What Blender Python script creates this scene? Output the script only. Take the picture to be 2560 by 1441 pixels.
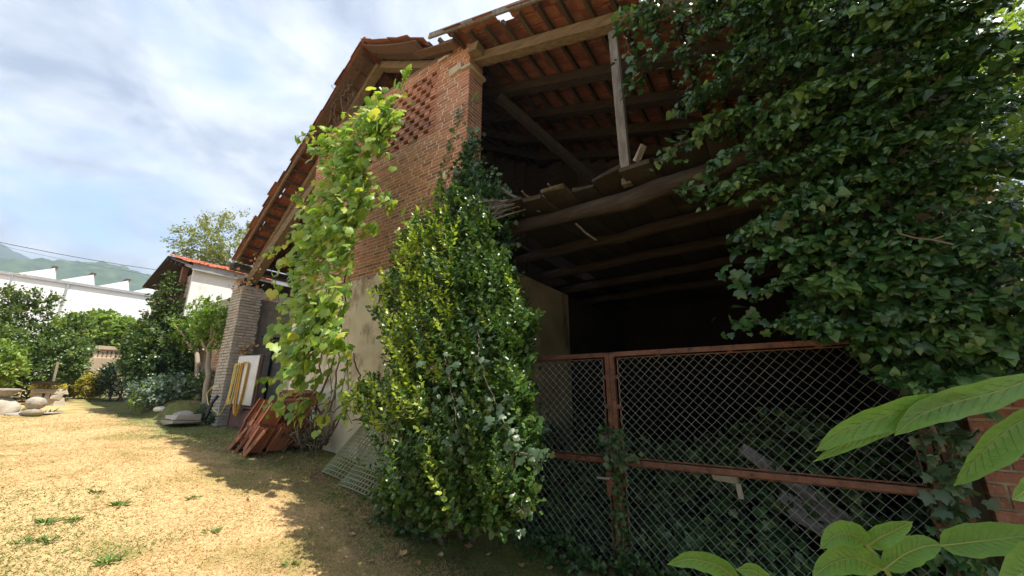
import bpy, bmesh, math, random
import numpy as np
from mathutils import Matrix, Vector

for o in list(bpy.data.objects): bpy.data.objects.remove(o)
SC = bpy.context.scene
COL = SC.collection
RNG = np.random.default_rng(7)
random.seed(7)
rad = math.radians

# ------------------------------------------------------------------ camera, sky, sun, exposure
F, PITCH, YAW, EYE = 958.0, rad(15.4), rad(34.5), np.array([0, 0, 1.65])
cam = bpy.data.cameras.new('camera'); cam.sensor_width = 36; cam.lens = F / 2560 * 36
cam.clip_start = .02; cam.clip_end = 20000
camo = bpy.data.objects.new('camera', cam); COL.objects.link(camo)
camo.location = EYE; camo.rotation_euler = (rad(90) + PITCH, 0, YAW); SC.camera = camo

SUN = Vector((.40, .11, 1.0)).normalized()
sl = bpy.data.lights.new('sun', 'SUN'); sl.energy = 2.45; sl.angle = rad(.6); sl.color = (1, .93, .82)
so = bpy.data.objects.new('sun', sl); COL.objects.link(so)
so.rotation_euler = (-SUN).to_track_quat('-Z', 'Y').to_euler(); so.location = (0, 0, 30)

W = bpy.data.worlds.new('World'); SC.world = W; W.use_nodes = True
nt = W.node_tree; nt.nodes.clear()
def wn(t, **k):
    n = nt.nodes.new(t)
    for a, b in k.items(): setattr(n, a, b)
    return n
out = wn('ShaderNodeOutputWorld'); bg = wn('ShaderNodeBackground'); bg.inputs[1].default_value = .12
sky = wn('ShaderNodeTexSky', sky_type='NISHITA', sun_disc=False)
sky.sun_elevation = math.asin(SUN.z); sky.sun_rotation = math.atan2(SUN.x, SUN.y)
sky.air_density = 1.0; sky.dust_density = .6; sky.ozone_density = 1.2
tc = wn('ShaderNodeTexCoord'); sep = wn('ShaderNodeSeparateXYZ'); nt.links.new(tc.outputs['Generated'], sep.inputs[0])
zz = wn('ShaderNodeMath', operation='MAXIMUM'); nt.links.new(sep.outputs[2], zz.inputs[0]); zz.inputs[1].default_value = 0
za = wn('ShaderNodeMath', operation='ADD'); nt.links.new(zz.outputs[0], za.inputs[0]); za.inputs[1].default_value = .22
dv = wn('ShaderNodeVectorMath', operation='DIVIDE'); cmb = wn('ShaderNodeCombineXYZ')
for i in (0, 1): nt.links.new(za.outputs[0], cmb.inputs[i])
cmb.inputs[2].default_value = 1
nt.links.new(tc.outputs['Generated'], dv.inputs[0]); nt.links.new(cmb.outputs[0], dv.inputs[1])
fl = wn('ShaderNodeVectorMath', operation='MULTIPLY'); fl.inputs[1].default_value = (1, 1, 0); nt.links.new(dv.outputs[0], fl.inputs[0])
of = wn('ShaderNodeVectorMath', operation='ADD'); of.inputs[1].default_value = (3.1, 1.7, 0); nt.links.new(fl.outputs[0], of.inputs[0])
def wnoise(scale, det, rough, dist=0.0):
    n = wn('ShaderNodeTexNoise'); n.inputs['Scale'].default_value = scale; n.inputs['Detail'].default_value = det
    n.inputs['Roughness'].default_value = rough; n.inputs['Distortion'].default_value = dist
    nt.links.new(of.outputs[0], n.inputs['Vector']); return n
def wramp(src, stops):
    r = wn('ShaderNodeValToRGB'); e = r.color_ramp.elements
    while len(e) < len(stops): e.new(.5)
    for q, (p, c) in zip(e, stops): q.position = p; q.color = (*c, 1) if len(c) == 3 else c
    nt.links.new(src, r.inputs[0]); return r
cov = wramp(wnoise(1.9, 11, .56, .25).outputs[0], [(.28, (0, 0, 0)), (.50, (1, 1, 1))])
shd = wramp(wnoise(3.4, 11, .6, .3).outputs[0], [(.33, (.92, 1.06, 1.36)), (.62, (2.3, 2.38, 2.55))])
mx = wn('ShaderNodeMixRGB'); nt.links.new(cov.outputs[0], mx.inputs[0]); nt.links.new(shd.outputs[0], mx.inputs[2])
sk2 = wn('ShaderNodeMixRGB', blend_type='MULTIPLY'); sk2.inputs[0].default_value = 1; sk2.inputs[2].default_value = (.66, .68, .70, 1)
nt.links.new(sky.outputs[0], sk2.inputs[1]); nt.links.new(sk2.outputs[0], mx.inputs[1])
nt.links.new(mx.outputs[0], bg.inputs[0]); nt.links.new(bg.outputs[0], out.inputs[0])

SC.view_settings.view_transform = 'Standard'; SC.view_settings.look = 'None'
SC.view_settings.exposure = 2.1; SC.view_settings.gamma = 1; SC.view_settings.use_curve_mapping = False
SC.render.engine = 'CYCLES'
SC.cycles.use_denoising = True
SC.cycles.max_bounces = 6; SC.cycles.diffuse_bounces = 3; SC.cycles.glossy_bounces = 2; SC.cycles.transmission_bounces = 3
SC.cycles.transparent_max_bounces = 4; SC.cycles.caustics_reflective = False; SC.cycles.caustics_refractive = False

# ------------------------------------------------------------------ layout helpers: a sight line at a given depth -> world point
cp, sp = math.cos(PITCH), math.sin(PITCH)
HD = np.array([-math.sin(YAW), math.cos(YAW), 0]); RT = np.array([math.cos(YAW), math.sin(YAW), 0]); UP = np.array([0, 0, 1.])
def ray(px, py):
    x = (px - 1280) / F; y = -(py - 720.5) / F
    return RT * x + HD * (cp - y * sp) + UP * (y * cp + sp)
def atY(px, py, Y): d = ray(px, py); return EYE + d * (Y / d[1])
def atX(px, py, X): d = ray(px, py); return EYE + d * (X / d[0])
def atT(px, py, t): return EYE + ray(px, py) * t
def proj(p):
    v = np.asarray(p, float) - EYE; f = v @ HD; u = v[..., 2]; r = v @ RT
    d = f * cp + u * sp; return 1280 + F * r / d, 720.5 - F * (u * cp - f * sp) / d, d
GX = [-4000, -60, -40, -30, -20, -14, -10.4, -8, -6, -4, -2, 0, 2, 4000]
GZ = [2.2, 2.2, 1.95, 1.8, 1.48, 1.16, .96, .88, .7, .35, .04, 0, 0, 0]
def sm(a, b, x): t = np.clip((x - a) / (b - a), 0, 1); return t * t * (3 - 2 * t)
def gz(x, y):
    x = np.asarray(x, float); y = np.asarray(y, float)
    z = np.interp(x, GX, GZ) * .5 + .25 * (np.interp(x - .8, GX, GZ) + np.interp(x + .8, GX, GZ))
    z = z + .42 * sm(-16.5, -14.5, x) * (1 - sm(-11.5, -11.05, x)) * sm(2.95, 3.3, y) * (1 - sm(3.9, 4.6, y))
    near = 1 - sm(20, 60, np.hypot(x, y))
    z = z + near * (.018 * np.sin(1.7 * x + 1.1 * y) + .014 * np.sin(2.9 * y - 1.3 * x + 1) + .008 * np.sin(5.1 * x + 3.7 * y))
    return z
def noise2(x, y, s=1.0, seed=0):
    r = np.random.default_rng(100 + seed); v = 0; a = 1; tot = 0
    for k in range(5):
        for j in range(3):
            th = r.uniform(0, 6.28); ph = r.uniform(0, 6.28); fq = s * (1.8 ** k) * r.uniform(.8, 1.2)
            v = v + a * np.sin(fq * (x * math.cos(th) + y * math.sin(th)) + ph)
        tot += a * 1.9; a *= .6
    return v / tot

# ------------------------------------------------------------------ mesh and object helpers
def nrm(v): return v / np.maximum(np.linalg.norm(v, axis=-1, keepdims=True), 1e-9)
def mesh_np(name, V, faces, mat=None, rnd=None, smooth=False):
    """faces: list of int arrays (m,k)"""
    me = bpy.data.meshes.new(name); V = np.asarray(V, np.float32); me.vertices.add(len(V)); me.vertices.foreach_set('co', V.ravel())
    faces = [np.asarray(f, np.int32) for f in faces if len(f)]
    li = np.concatenate([f.ravel() for f in faces]); sz = np.concatenate([np.full(len(f), f.shape[1], np.int32) for f in faces])
    st = np.concatenate([[0], np.cumsum(sz)[:-1]]).astype(np.int32)
    me.loops.add(len(li)); me.loops.foreach_set('vertex_index', li)
    me.polygons.add(len(sz)); me.polygons.foreach_set('loop_start', st)
    try: me.polygons.foreach_set('loop_total', sz)
    except Exception: pass
    me.update(calc_edges=True)
    if rnd is not None:
        a = me.attributes.new('rnd', 'FLOAT', 'POINT'); a.data.foreach_set('value', np.asarray(rnd, np.float32))
    me.polygons.foreach_set('use_smooth', np.full(len(sz), bool(smooth)))
    if mat: me.materials.append(mat)
    return me
def link(name, me, parent=None, kind=None, label=None, cat=None, group=None, origin=None):
    o = bpy.data.objects.new(name, me); COL.objects.link(o)
    if parent is not None:
        o.parent = parent
        o.matrix_parent_inverse = Matrix.Translation(-Vector(parent['_o'])) if '_o' in parent else Matrix()
    if kind: o['kind'] = kind
    if label: o['label'] = label
    if cat: o['category'] = cat
    if group: o['group'] = group
    return o
def thing(name, label, cat, loc=(0, 0, 0), group=None):
    o = bpy.data.objects.new(name, None); COL.objects.link(o); o.location = Vector([float(q) for q in loc])
    o['_o'] = [float(q) for q in loc]; o['label'] = label; o['category'] = cat; o.empty_display_size = .1
    if group: o['group'] = group
    return o
class MB:
    def __init__(s): s.v = []; s.q = []; s.t = []; s.r = []; s.n = 0
    def add(s, V, quads=(), tris=(), rnd=None):
        V = np.asarray(V, float); b = s.n; s.v.append(V); s.n += len(V)
        if len(quads): s.q.append(np.asarray(quads, int) + b)
        if len(tris): s.t.append(np.asarray(tris, int) + b)
        s.r.append(np.full(len(V), random.random() if rnd is None else rnd))
    BQ = np.array([[0, 3, 2, 1], [4, 5, 6, 7], [0, 1, 5, 4], [1, 2, 6, 5], [2, 3, 7, 6], [3, 0, 4, 7]])
    def box(s, lo, hi, rnd=None, jit=0.0):
        (a, b, c), (d, e, f) = lo, hi
        V = np.array([[a, b, c], [d, b, c], [d, e, c], [a, e, c], [a, b, f], [d, b, f], [d, e, f], [a, e, f]], float)
        if jit: V = V + RNG.normal(0, jit, V.shape)
        s.add(V, s.BQ, rnd=rnd)
    def bar(s, p, q, w, h, up=(0, 0, 1), rnd=None, jit=0.0):
        """square bar from p to q, width w (sideways), depth h (along up)"""
        p = np.asarray(p, float); q = np.asarray(q, float); d = nrm(q - p); u = np.asarray(up, float); x = nrm(np.cross(d, u)); u = np.cross(x, d)
        V = np.array([c + x * sx * w / 2 + u * su * h / 2 for c in (p, q) for sx, su in ((-1, -1), (1, -1), (1, 1), (-1, 1))])
        if jit: V = V + RNG.normal(0, jit, V.shape)
        s.add(V, [[0, 1, 2, 3], [7, 6, 5, 4], [0, 4, 5, 1], [1, 5, 6, 2], [2, 6, 7, 3], [3, 7, 4, 0]], rnd=rnd)
    def tube(s, pts, r, sides=6, rnd=None, cap=True):
        pts = np.asarray(pts, float); n = len(pts); r = np.broadcast_to(np.asarray(r, float), (n,))
        T = nrm(np.gradient(pts, axis=0)); ref = np.array([0, 0, 1.]) if abs(T[0][2]) < .9 else np.array([1., 0, 0])
        V = []; x = nrm(np.cross(T[0], ref))
        for i in range(n):
            x = nrm(x - T[i] * (x @ T[i])); y = np.cross(T[i], x)
            a = np.arange(sides) / sides * 2 * np.pi
            V.append(pts[i] + r[i] * (np.cos(a)[:, None] * x + np.sin(a)[:, None] * y))
        V = np.concatenate(V); q = []
        for i in range(n - 1):
            for j in range(sides):
                k = (j + 1) % sides; q.append([i * sides + j, i * sides + k, (i + 1) * sides + k, (i + 1) * sides + j])
        t = []
        if cap:
            for j in range(1, sides - 1): t += [[0, j + 1, j], [(n - 1) * sides, (n - 1) * sides + j, (n - 1) * sides + j + 1]]
        s.add(V, q, t, rnd=rnd)
    def lathe(s, prof, c, sides=12, sx=1, sy=1, rnd=None):
        a = np.arange(sides) / sides * 2 * np.pi; c = np.asarray(c, float)
        V = np.concatenate([np.stack([c[0] + r * np.cos(a) * sx, c[1] + r * np.sin(a) * sy, np.full(sides, c[2] + z)], 1) for r, z in prof])
        q = [[i * sides + j, i * sides + (j + 1) % sides, (i + 1) * sides + (j + 1) % sides, (i + 1) * sides + j] for i in range(len(prof) - 1) for j in range(sides)]
        s.add(V, q, rnd=rnd)
    def blob(s, c, r, n=2, jit=.08, rnd=None, freq=2.2, seed=0):
        bm = bmesh.new(); bmesh.ops.create_icosphere(bm, subdivisions=n, radius=1)
        V = np.array([v.co[:] for v in bm.verts]); t = [[v.index for v in f.verts] for f in bm.faces]; bm.free()
        d = noise2(V[:, 0] * 1.3 + V[:, 2], V[:, 1] * 1.3 - V[:, 2] * .7, freq, seed)
        V = V * (1 + jit * 2 * d[:, None]); s.add(V * np.asarray(r) + np.asarray(c), tris=t, rnd=rnd)
    def mesh(s, name, mat=None, smooth=False):
        return mesh_np(name, np.concatenate(s.v), [np.concatenate(s.q) if s.q else [], np.concatenate(s.t) if s.t else []], mat, np.concatenate(s.r), smooth)
    def build(s, name, mat, parent=None, smooth=False, **k): return link(name, s.mesh(name, mat, smooth), parent, **k)
def one(fn, name, mat, parent=None, smooth=False, **k):
    m = MB(); fn(m); return m.build(name, mat, parent, smooth, **k)
def inst(name, me, M, parent):
    o = bpy.data.objects.new(name, me); COL.objects.link(o); o.parent = parent
    o.matrix_parent_inverse = Matrix.Translation(-Vector(parent['_o'])) if '_o' in parent else Matrix()
    o.matrix_basis = M; return o
def frameM(p, x, y, z, s=1.0):
    return Matrix(((x[0] * s, y[0] * s, z[0] * s, p[0]), (x[1] * s, y[1] * s, z[1] * s, p[1]), (x[2] * s, y[2] * s, z[2] * s, p[2]), (0, 0, 0, 1)))
def rv(n, s=1.0): return RNG.normal(0, s, (n, 3))
def wob(p, q, n, amp, seed=0):
    r = np.random.default_rng(seed); p = np.asarray(p, float); q = np.asarray(q, float); t = np.linspace(0, 1, n)[:, None]
    return p + (q - p) * t + r.normal(0, amp, (n, 3)) * np.sin(np.pi * t) ** .5

# ------------------------------------------------------------------ materials
def mat(name, cols, scale=4.0, rough=.8, bump=.0, bscale=None, stretch=(1, 1, 1), var=.5, detail=6, spec=.3, metal=0.0, dark=None, coord='pos', dist=0.0, trans=0.0, transcol=None, stain=None, coat=0):
    """procedural colour: noise + per-piece random value through a ramp; bump from noise"""
    m = bpy.data.materials.new(name); m.use_nodes = True; t = m.node_tree; t.nodes.clear(); N = t.nodes.new; L = t.links.new
    o = N('ShaderNodeOutputMaterial'); b = N('ShaderNodeBsdfPrincipled'); L(b.outputs[0], o.inputs[0])
    b.inputs['Roughness'].default_value = rough; b.inputs['Specular IOR Level'].default_value = spec; b.inputs['Metallic'].default_value = metal
    if coat: b.inputs['Coat Weight'].default_value = coat
    if coord == 'pos': g = N('ShaderNodeNewGeometry'); src = g.outputs['Position']
    else: g = N('ShaderNodeTexCoord'); src = g.outputs['Object']
    mp = N('ShaderNodeMapping'); mp.inputs['Scale'].default_value = stretch; L(src, mp.inputs[0])
    n = N('ShaderNodeTexNoise'); n.inputs['Scale'].default_value = scale; n.inputs['Detail'].default_value = detail; n.inputs['Roughness'].default_value = .62; n.inputs['Distortion'].default_value = dist; L(mp.outputs[0], n.inputs['Vector'])
    at = N('ShaderNodeAttribute'); at.attribute_name = 'rnd'; oi = N('ShaderNodeObjectInfo')
    ad = N('ShaderNodeMath'); ad.operation = 'ADD'; L(at.outputs['Fac'], ad.inputs[0]); L(oi.outputs['Random'], ad.inputs[1])
    fr = N('ShaderNodeMath'); fr.operation = 'FRACT'; L(ad.outputs[0], fr.inputs[0])
    ns = N('ShaderNodeMapRange'); L(n.outputs[0], ns.inputs[0]); ns.inputs[1].default_value = .28; ns.inputs[2].default_value = .72
    mxv = N('ShaderNodeMix'); mxv.inputs[0].default_value = var; L(ns.outputs[0], mxv.inputs[2]); L(fr.outputs[0], mxv.inputs[3])
    r = N('ShaderNodeValToRGB'); e = r.color_ramp.elements
    while len(e) < len(cols): e.new(.5)
    for i, c in enumerate(cols): e[i].position = i / max(1, len(cols) - 1) * .8 + .1; e[i].color = (*c, 1)
    L(mxv.outputs[0], r.inputs[0]); colour = r.outputs[0]
    if stain:                      # (colour, scale, lo, hi): blotches with a shape of their own
        n3 = N('ShaderNodeTexNoise'); n3.inputs['Scale'].default_value = stain[1]; n3.inputs['Detail'].default_value = 7; n3.inputs['Roughness'].default_value = .65
        mp3 = N('ShaderNodeMapping'); mp3.inputs['Scale'].default_value = stain[4] if len(stain) > 4 else (1, 1, 1); L(src, mp3.inputs[0]); L(mp3.outputs[0], n3.inputs['Vector'])
        r3 = N('ShaderNodeMapRange'); L(n3.outputs[0], r3.inputs[0]); r3.inputs[1].default_value = stain[2]; r3.inputs[2].default_value = stain[3]
        m3 = N('ShaderNodeMixRGB'); L(r3.outputs[0], m3.inputs[0]); L(colour, m3.inputs[1]); m3.inputs[2].default_value = (*stain[0], 1); colour = m3.outputs[0]
    L(colour, b.inputs['Base Color'])
    if bump:
        n2 = N('ShaderNodeTexNoise'); n2.inputs['Scale'].default_value = bscale or scale * 4; n2.inputs['Detail'].default_value = 5; L(mp.outputs[0], n2.inputs['Vector'])
        bp = N('ShaderNodeBump'); bp.inputs['Strength'].default_value = bump; bp.inputs['Distance'].default_value = .02; L(n2.outputs[0], bp.inputs['Height']); L(bp.outputs[0], b.inputs['Normal'])
    if trans:
        tr = N('ShaderNodeBsdfTranslucent'); hs = N('ShaderNodeMixRGB'); hs.blend_type = 'MULTIPLY'; hs.inputs[0].default_value = 1; L(colour, hs.inputs[1]); hs.inputs[2].default_value = (*(transcol or (1.5, 1.6, .7)), 1)
        L(hs.outputs[0], tr.inputs[0]); ms = N('ShaderNodeMixShader'); ms.inputs[0].default_value = trans; L(b.outputs[0], ms.inputs[1]); L(tr.outputs[0], ms.inputs[2]); L(ms.outputs[0], o.inputs[0])
    return m
def leafmat(name, cols, rough=.4, trans=.3, spec=.5, var=.75, transcol=None): return mat(name, cols, scale=9, rough=rough, var=var, trans=trans, spec=spec, detail=2, transcol=transcol)

MT = dict(
    brick=mat('brick', [(.19, .11, .085), (.34, .155, .10), (.42, .19, .12), (.49, .24, .155), (.39, .18, .12)], 14, .9, .5, 60, var=.7),
    oldbrick=mat('old_brick', [(.12, .055, .04), (.19, .085, .058), (.24, .115, .08)], 14, .9, .7, 50, var=.5, stain=((.30, .25, .17), 9, .56, .72)),
    mortar=mat('mortar', [(.52, .46, .35), (.64, .57, .45), (.70, .64, .52)], 9, .95, .6, 70, var=.1),
    oldmortar=mat('weathered_mortar', [(.14, .12, .09), (.24, .21, .15), (.34, .29, .21)], 5, .95, .6, 50, var=.1),
    plaster=mat('plaster', [(.54, .49, .37), (.70, .64, .50), (.77, .71, .57)], 1.6, .92, .35, 30, var=0, stain=((.36, .31, .23), 3.2, .52, .62, (1, 1, .5))),
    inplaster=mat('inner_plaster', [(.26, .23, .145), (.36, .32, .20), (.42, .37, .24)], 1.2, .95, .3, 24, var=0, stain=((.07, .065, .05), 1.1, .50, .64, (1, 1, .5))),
    greybrick=mat('grey_brick', [(.30, .275, .24), (.40, .37, .325), (.48, .445, .395)], 6, .95, .4, 40, var=.35, stain=((.36, .18, .11), 2.5, .66, .74)),
    palebrick=mat('pale_brick', [(.36, .30, .23), (.46, .40, .32), (.55, .49, .40)], 6, .95, .6, 40, var=.45, stain=((.40, .19, .11), 1.7, .53, .62)),
    darkwall=mat('shade_dark_wall', [(.022, .02, .019), (.04, .036, .033)], 2, .95, .3, 20, var=0),  # interior shade put into a near-black wall colour
    tile=mat('terracotta_tile', [(.12, .05, .034), (.20, .075, .047), (.27, .105, .062), (.24, .115, .075)], 9, .9, .35, 50, var=.65, stain=((.26, .20, .13), 7, .58, .70)),
    tilepile=mat('stacked_terracotta', [(.19, .08, .05), (.31, .12, .068), (.40, .16, .088), (.45, .21, .125)], 10, .85, .3, 50, var=.7, stain=((.11, .08, .06), 5, .54, .66)),
    tiletop=mat('red_roof_tile', [(.42, .13, .07), (.55, .19, .10)], 7, .85, .2, 50, var=.5),
    wood=mat('weathered_beam', [(.11, .078, .048), (.20, .148, .094), (.29, .22, .145)], 3.2, .88, .6, 16, (1, 9, 9), var=.25),
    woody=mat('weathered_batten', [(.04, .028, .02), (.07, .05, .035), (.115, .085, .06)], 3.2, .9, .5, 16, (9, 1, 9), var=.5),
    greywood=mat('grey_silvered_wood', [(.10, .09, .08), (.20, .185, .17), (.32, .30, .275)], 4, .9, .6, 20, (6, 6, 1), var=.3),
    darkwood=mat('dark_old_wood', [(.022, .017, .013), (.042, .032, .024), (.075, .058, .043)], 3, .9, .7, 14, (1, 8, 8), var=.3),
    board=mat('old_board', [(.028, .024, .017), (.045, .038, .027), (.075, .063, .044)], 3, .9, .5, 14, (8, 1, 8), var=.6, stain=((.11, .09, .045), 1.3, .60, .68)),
    soffit=mat('brown_soffit_board', [(.07, .042, .03), (.115, .068, .046), (.16, .10, .07)], 2.5, .85, .5, 14, (1.3, 7, 7), var=.5),
    rust=mat('rusty_painted_steel', [(.08, .04, .027), (.135, .06, .037), (.185, .088, .055)], 11, .72, .3, 60, var=.1, spec=.35, stain=((.05, .03, .024), 9, .54, .64)),
    brownmetal=mat('brown_painted_steel', [(.085, .045, .035), (.12, .065, .05)], 6, .55, .1, 60, var=.1),
    wire=mat('galvanised_wire', [(.20, .23, .22), (.32, .35, .335)], 5, .45, 0, metal=.3, var=0, spec=.5),
    white=mat('chalky_white_paint', [(.62, .61, .56), (.78, .77, .72)], 3, .6, .1, 40, var=.2),
    whitewash=mat('white_render', [(.62, .62, .61), (.74, .74, .73)], .7, .9, .15, 20, var=0, stain=((.48, .47, .44), .9, .60, .75)),
    factorywhite=mat('sunlit_white_render', [(.76, .76, .75), (.84, .84, .83)], .2, .9, 0, var=0, stain=((.50, .46, .40), .16, .66, .80)),
    greymetal=mat('grey_sheet_metal', [(.30, .31, .32), (.40, .41, .42)], 3, .5, 0, var=0, metal=.3),
    stone=mat('garden_stone', [(.20, .175, .14), (.32, .285, .235), (.42, .38, .32)], 7, .95, .8, 30, var=.3, stain=((.13, .13, .08), 5, .58, .7)),
    palestone=mat('pale_stone', [(.36, .32, .26), (.48, .43, .35)], 5, .95, .6, 30, var=.3),
    concrete=mat('sandy_concrete', [(.36, .28, .19), (.46, .36, .25)], 4, .95, .4, 30, var=.3),
    bark=mat('bark', [(.09, .075, .055), (.17, .145, .11), (.25, .22, .17)], 9, .95, .8, 26, (3, 3, .6), var=.2),
    palebark=mat('smooth_pale_bark', [(.24, .20, .15), (.34, .29, .22)], 6, .9, .4, 26, var=.2),
    drystem=mat('dry_stem', [(.09, .07, .05), (.15, .12, .085), (.22, .18, .13)], 9, .9, .2, var=.6),
    hosey=mat('yellow_hose', [(.62, .46, .10), (.72, .56, .16)], 6, .45, 0, var=.2, spec=.5),
    hoseo=mat('amber_hose', [(.45, .24, .03), (.60, .34, .05)], 6, .4, 0, var=.3, spec=.5),
    hoseg=mat('green_hose', [(.02, .05, .035), (.03, .07, .045)], 6, .4, 0, var=.2, spec=.5),
    black=mat('black_plastic', [(.012, .013, .016), (.03, .032, .038)], 5, .45, 0, var=.2, spec=.5),
    net=mat('green_plastic_mesh', [(.19, .21, .11), (.28, .30, .17)], 6, .6, 0, var=.2),
    soil=mat('soil', [(.055, .042, .03), (.10, .08, .055)], 9, 1, .6, 40, var=0),
    deadleaf=mat('dry_leaf', [(.30, .17, .08), (.48, .32, .16), (.58, .44, .26)], 8, .8, 0, var=.8, trans=.15, transcol=(1.2, 1, .7)),
    vine=leafmat('vine_leaf', [(.11, .20, .038), (.17, .29, .05), (.22, .35, .065), (.30, .40, .075), (.44, .43, .10)], .45, .42, .4),
    holly=leafmat('holly_leaf', [(.024, .06, .014), (.04, .095, .02), (.065, .13, .026), (.11, .17, .034)], .33, .2, .45),
    hollylit=leafmat('sunlit_young_holly_leaf', [(.17, .25, .035), (.27, .35, .055), (.36, .42, .085)], .32, .36, .45),  # young-leaf colour, also standing in for sunlight on the bush
    ivy=leafmat('ivy_leaf', [(.014, .042, .012), (.024, .07, .018), (.045, .11, .03), (.095, .18, .05)], .32, .2, .5),
    ivylight=leafmat('fresh_ivy_leaf', [(.05, .11, .03), (.085, .165, .045), (.12, .21, .055)], .32, .25, .5),
    ivytip=leafmat('ivy_young_leaf', [(.07, .15, .035), (.10, .19, .05)], .35, .3, .5),
    palivy=leafmat('dusty_ivy_leaf', [(.035, .072, .03), (.055, .10, .042), (.08, .13, .055)], .4, .15, .5),
    laurel=leafmat('laurel_leaf', [(.025, .06, .014), (.045, .095, .02), (.08, .14, .028), (.16, .20, .04)], .35, .2, .5),
    shrub=leafmat('shrub_leaf', [(.045, .09, .022), (.075, .135, .03), (.12, .185, .04), (.20, .23, .06)], .38, .25, .5),
    topiary=leafmat('bright_clipped_leaf', [(.07, .15, .02), (.13, .23, .03), (.22, .31, .04)], .4, .3, .45),
    hedge=leafmat('hedge_leaf', [(.09, .17, .025), (.16, .25, .035), (.27, .31, .05)], .45, .3, .4),
    aucuba=leafmat('dark_glossy_leaf', [(.02, .05, .014), (.035, .08, .02), (.06, .11, .03)], .28, .15, .6),
    flowerbush=leafmat('yellow_orange_leaf', [(.15, .24, .03), (.30, .33, .04), (.42, .30, .05), (.42, .20, .05)], .5, .3, .3),
    silver=leafmat('blue_grey_leaf', [(.07, .12, .075), (.13, .19, .14), (.20, .26, .20)], .5, .15, .3),
    sedum=leafmat('yellow_sedum', [(.42, .36, .05), (.55, .47, .09)], .6, .2, .3),
    acacia=leafmat('acacia_leaf', [(.08, .13, .025), (.15, .20, .04), (.24, .26, .06), (.30, .22, .07)], .5, .35, .3),
    backlit=leafmat('backlit_leaf', [(.13, .21, .03), (.20, .28, .04), (.28, .33, .05)], .45, .45, .3),
    weed=leafmat('weed_leaf', [(.06, .13, .025), (.10, .19, .035)], .5, .25, .3),
    walnut=mat('walnut_leaf', [(.10, .21, .045), (.13, .26, .055), (.16, .29, .065)], 30, .42, .25, 160, var=.35, trans=.42, spec=.4, detail=4, stain=((.20, .20, .06), 55, .66, .72)),
    midrib=leafmat('leaf_midrib', [(.20, .27, .06), (.26, .33, .08)], .5, .2, .3),
    vein=leafmat('leaf_vein', [(.12, .21, .06), (.14, .235, .07)], .5, .2, .3),
    under=leafmat('undergrowth_leaf', [(.02, .055, .018), (.035, .085, .025), (.06, .12, .035), (.09, .13, .05)], .4, .2, .4),
    litter=mat('leaf_litter', [(.10, .075, .05), (.17, .13, .09)], 12, 1, .4, var=.3),
)

# ------------------------------------------------------------------ ground, hills
def ground_material():
    m = bpy.data.materials.new('dry_lawn'); m.use_nodes = True; t = m.node_tree; N = t.nodes.new; L = t.links.new
    b = t.nodes['Principled BSDF']; b.inputs['Roughness'].default_value = 1; b.inputs['Specular IOR Level'].default_value = .1
    g = N('ShaderNodeNewGeometry'); s = N('ShaderNodeSeparateXYZ'); L(g.outputs['Position'], s.inputs[0])
    def noi(sc, d=6, r=.6):
        n = N('ShaderNodeTexNoise'); n.inputs['Scale'].default_value = sc; n.inputs['Detail'].default_value = d; n.inputs['Roughness'].default_value = r; L(g.outputs['Position'], n.inputs['Vector']); return n.outputs[0]
    def rmp(src, lo, hi):
        q = N('ShaderNodeMapRange'); q.interpolation_type = 'SMOOTHSTEP'; L(src, q.inputs[0]); q.inputs[1].default_value = lo; q.inputs[2].default_value = hi; return q.outputs[0]
    def mixc(f, a, bb):
        q = N('ShaderNodeMixRGB'); L(f, q.inputs[0])
        for i, c in ((1, a), (2, bb)):
            if isinstance(c, tuple): q.inputs[i].default_value = (*c, 1)
            else: L(c, q.inputs[i])
        return q.outputs[0]
    c = mixc(rmp(noi(26, 8, .7), .3, .7), (.47, .315, .15), (.53, .37, .19))
    c = mixc(rmp(noi(1.1, 5), .46, .64), c, (.25, .215, .075))
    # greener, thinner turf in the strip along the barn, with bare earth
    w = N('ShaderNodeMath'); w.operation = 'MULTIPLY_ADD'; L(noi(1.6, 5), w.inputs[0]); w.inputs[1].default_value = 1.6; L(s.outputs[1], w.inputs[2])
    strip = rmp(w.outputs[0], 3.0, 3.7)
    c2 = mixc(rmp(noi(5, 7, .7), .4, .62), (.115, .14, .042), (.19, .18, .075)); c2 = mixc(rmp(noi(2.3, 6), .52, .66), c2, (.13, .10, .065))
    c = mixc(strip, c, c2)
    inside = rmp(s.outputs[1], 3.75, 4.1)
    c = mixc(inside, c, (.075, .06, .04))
    L(c, b.inputs['Base Color'])
    bp = N('ShaderNodeBump'); bp.inputs['Strength'].default_value = .18; bp.inputs['Distance'].default_value = .02; L(noi(90, 8, .75), bp.inputs['Height']); L(bp.outputs[0], b.inputs['Normal'])
    return m
def grid_axis(lo, hi, step, far):
    near = np.arange(lo, hi + 1e-6, step); o = []
    d = step * 2; x = hi
    while x < far: x += d; d *= 1.5; o.append(x)
    l = []; d = step * 2; x = lo
    while x > -far: x -= d; d *= 1.5; l.append(x)
    return np.concatenate([l[::-1], near, o])
gx = grid_axis(-32, 8, .2, 2200); gy = grid_axis(-6, 14, .2, 2200)
XX, YY = np.meshgrid(gx, gy); ZZ = gz(XX, YY)
nx, ny = len(gx), len(gy); idx = np.arange(nx * ny).reshape(ny, nx)
q = np.stack([idx[:-1, :-1], idx[:-1, 1:], idx[1:, 1:], idx[1:, :-1]], -1).reshape(-1, 4)
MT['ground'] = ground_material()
link('ground', mesh_np('ground', np.stack([XX, YY, ZZ], -1).reshape(-1, 3), [q], MT['ground'], smooth=True), kind='structure', label='dry yellow lawn rising gently past the barn')

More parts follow.
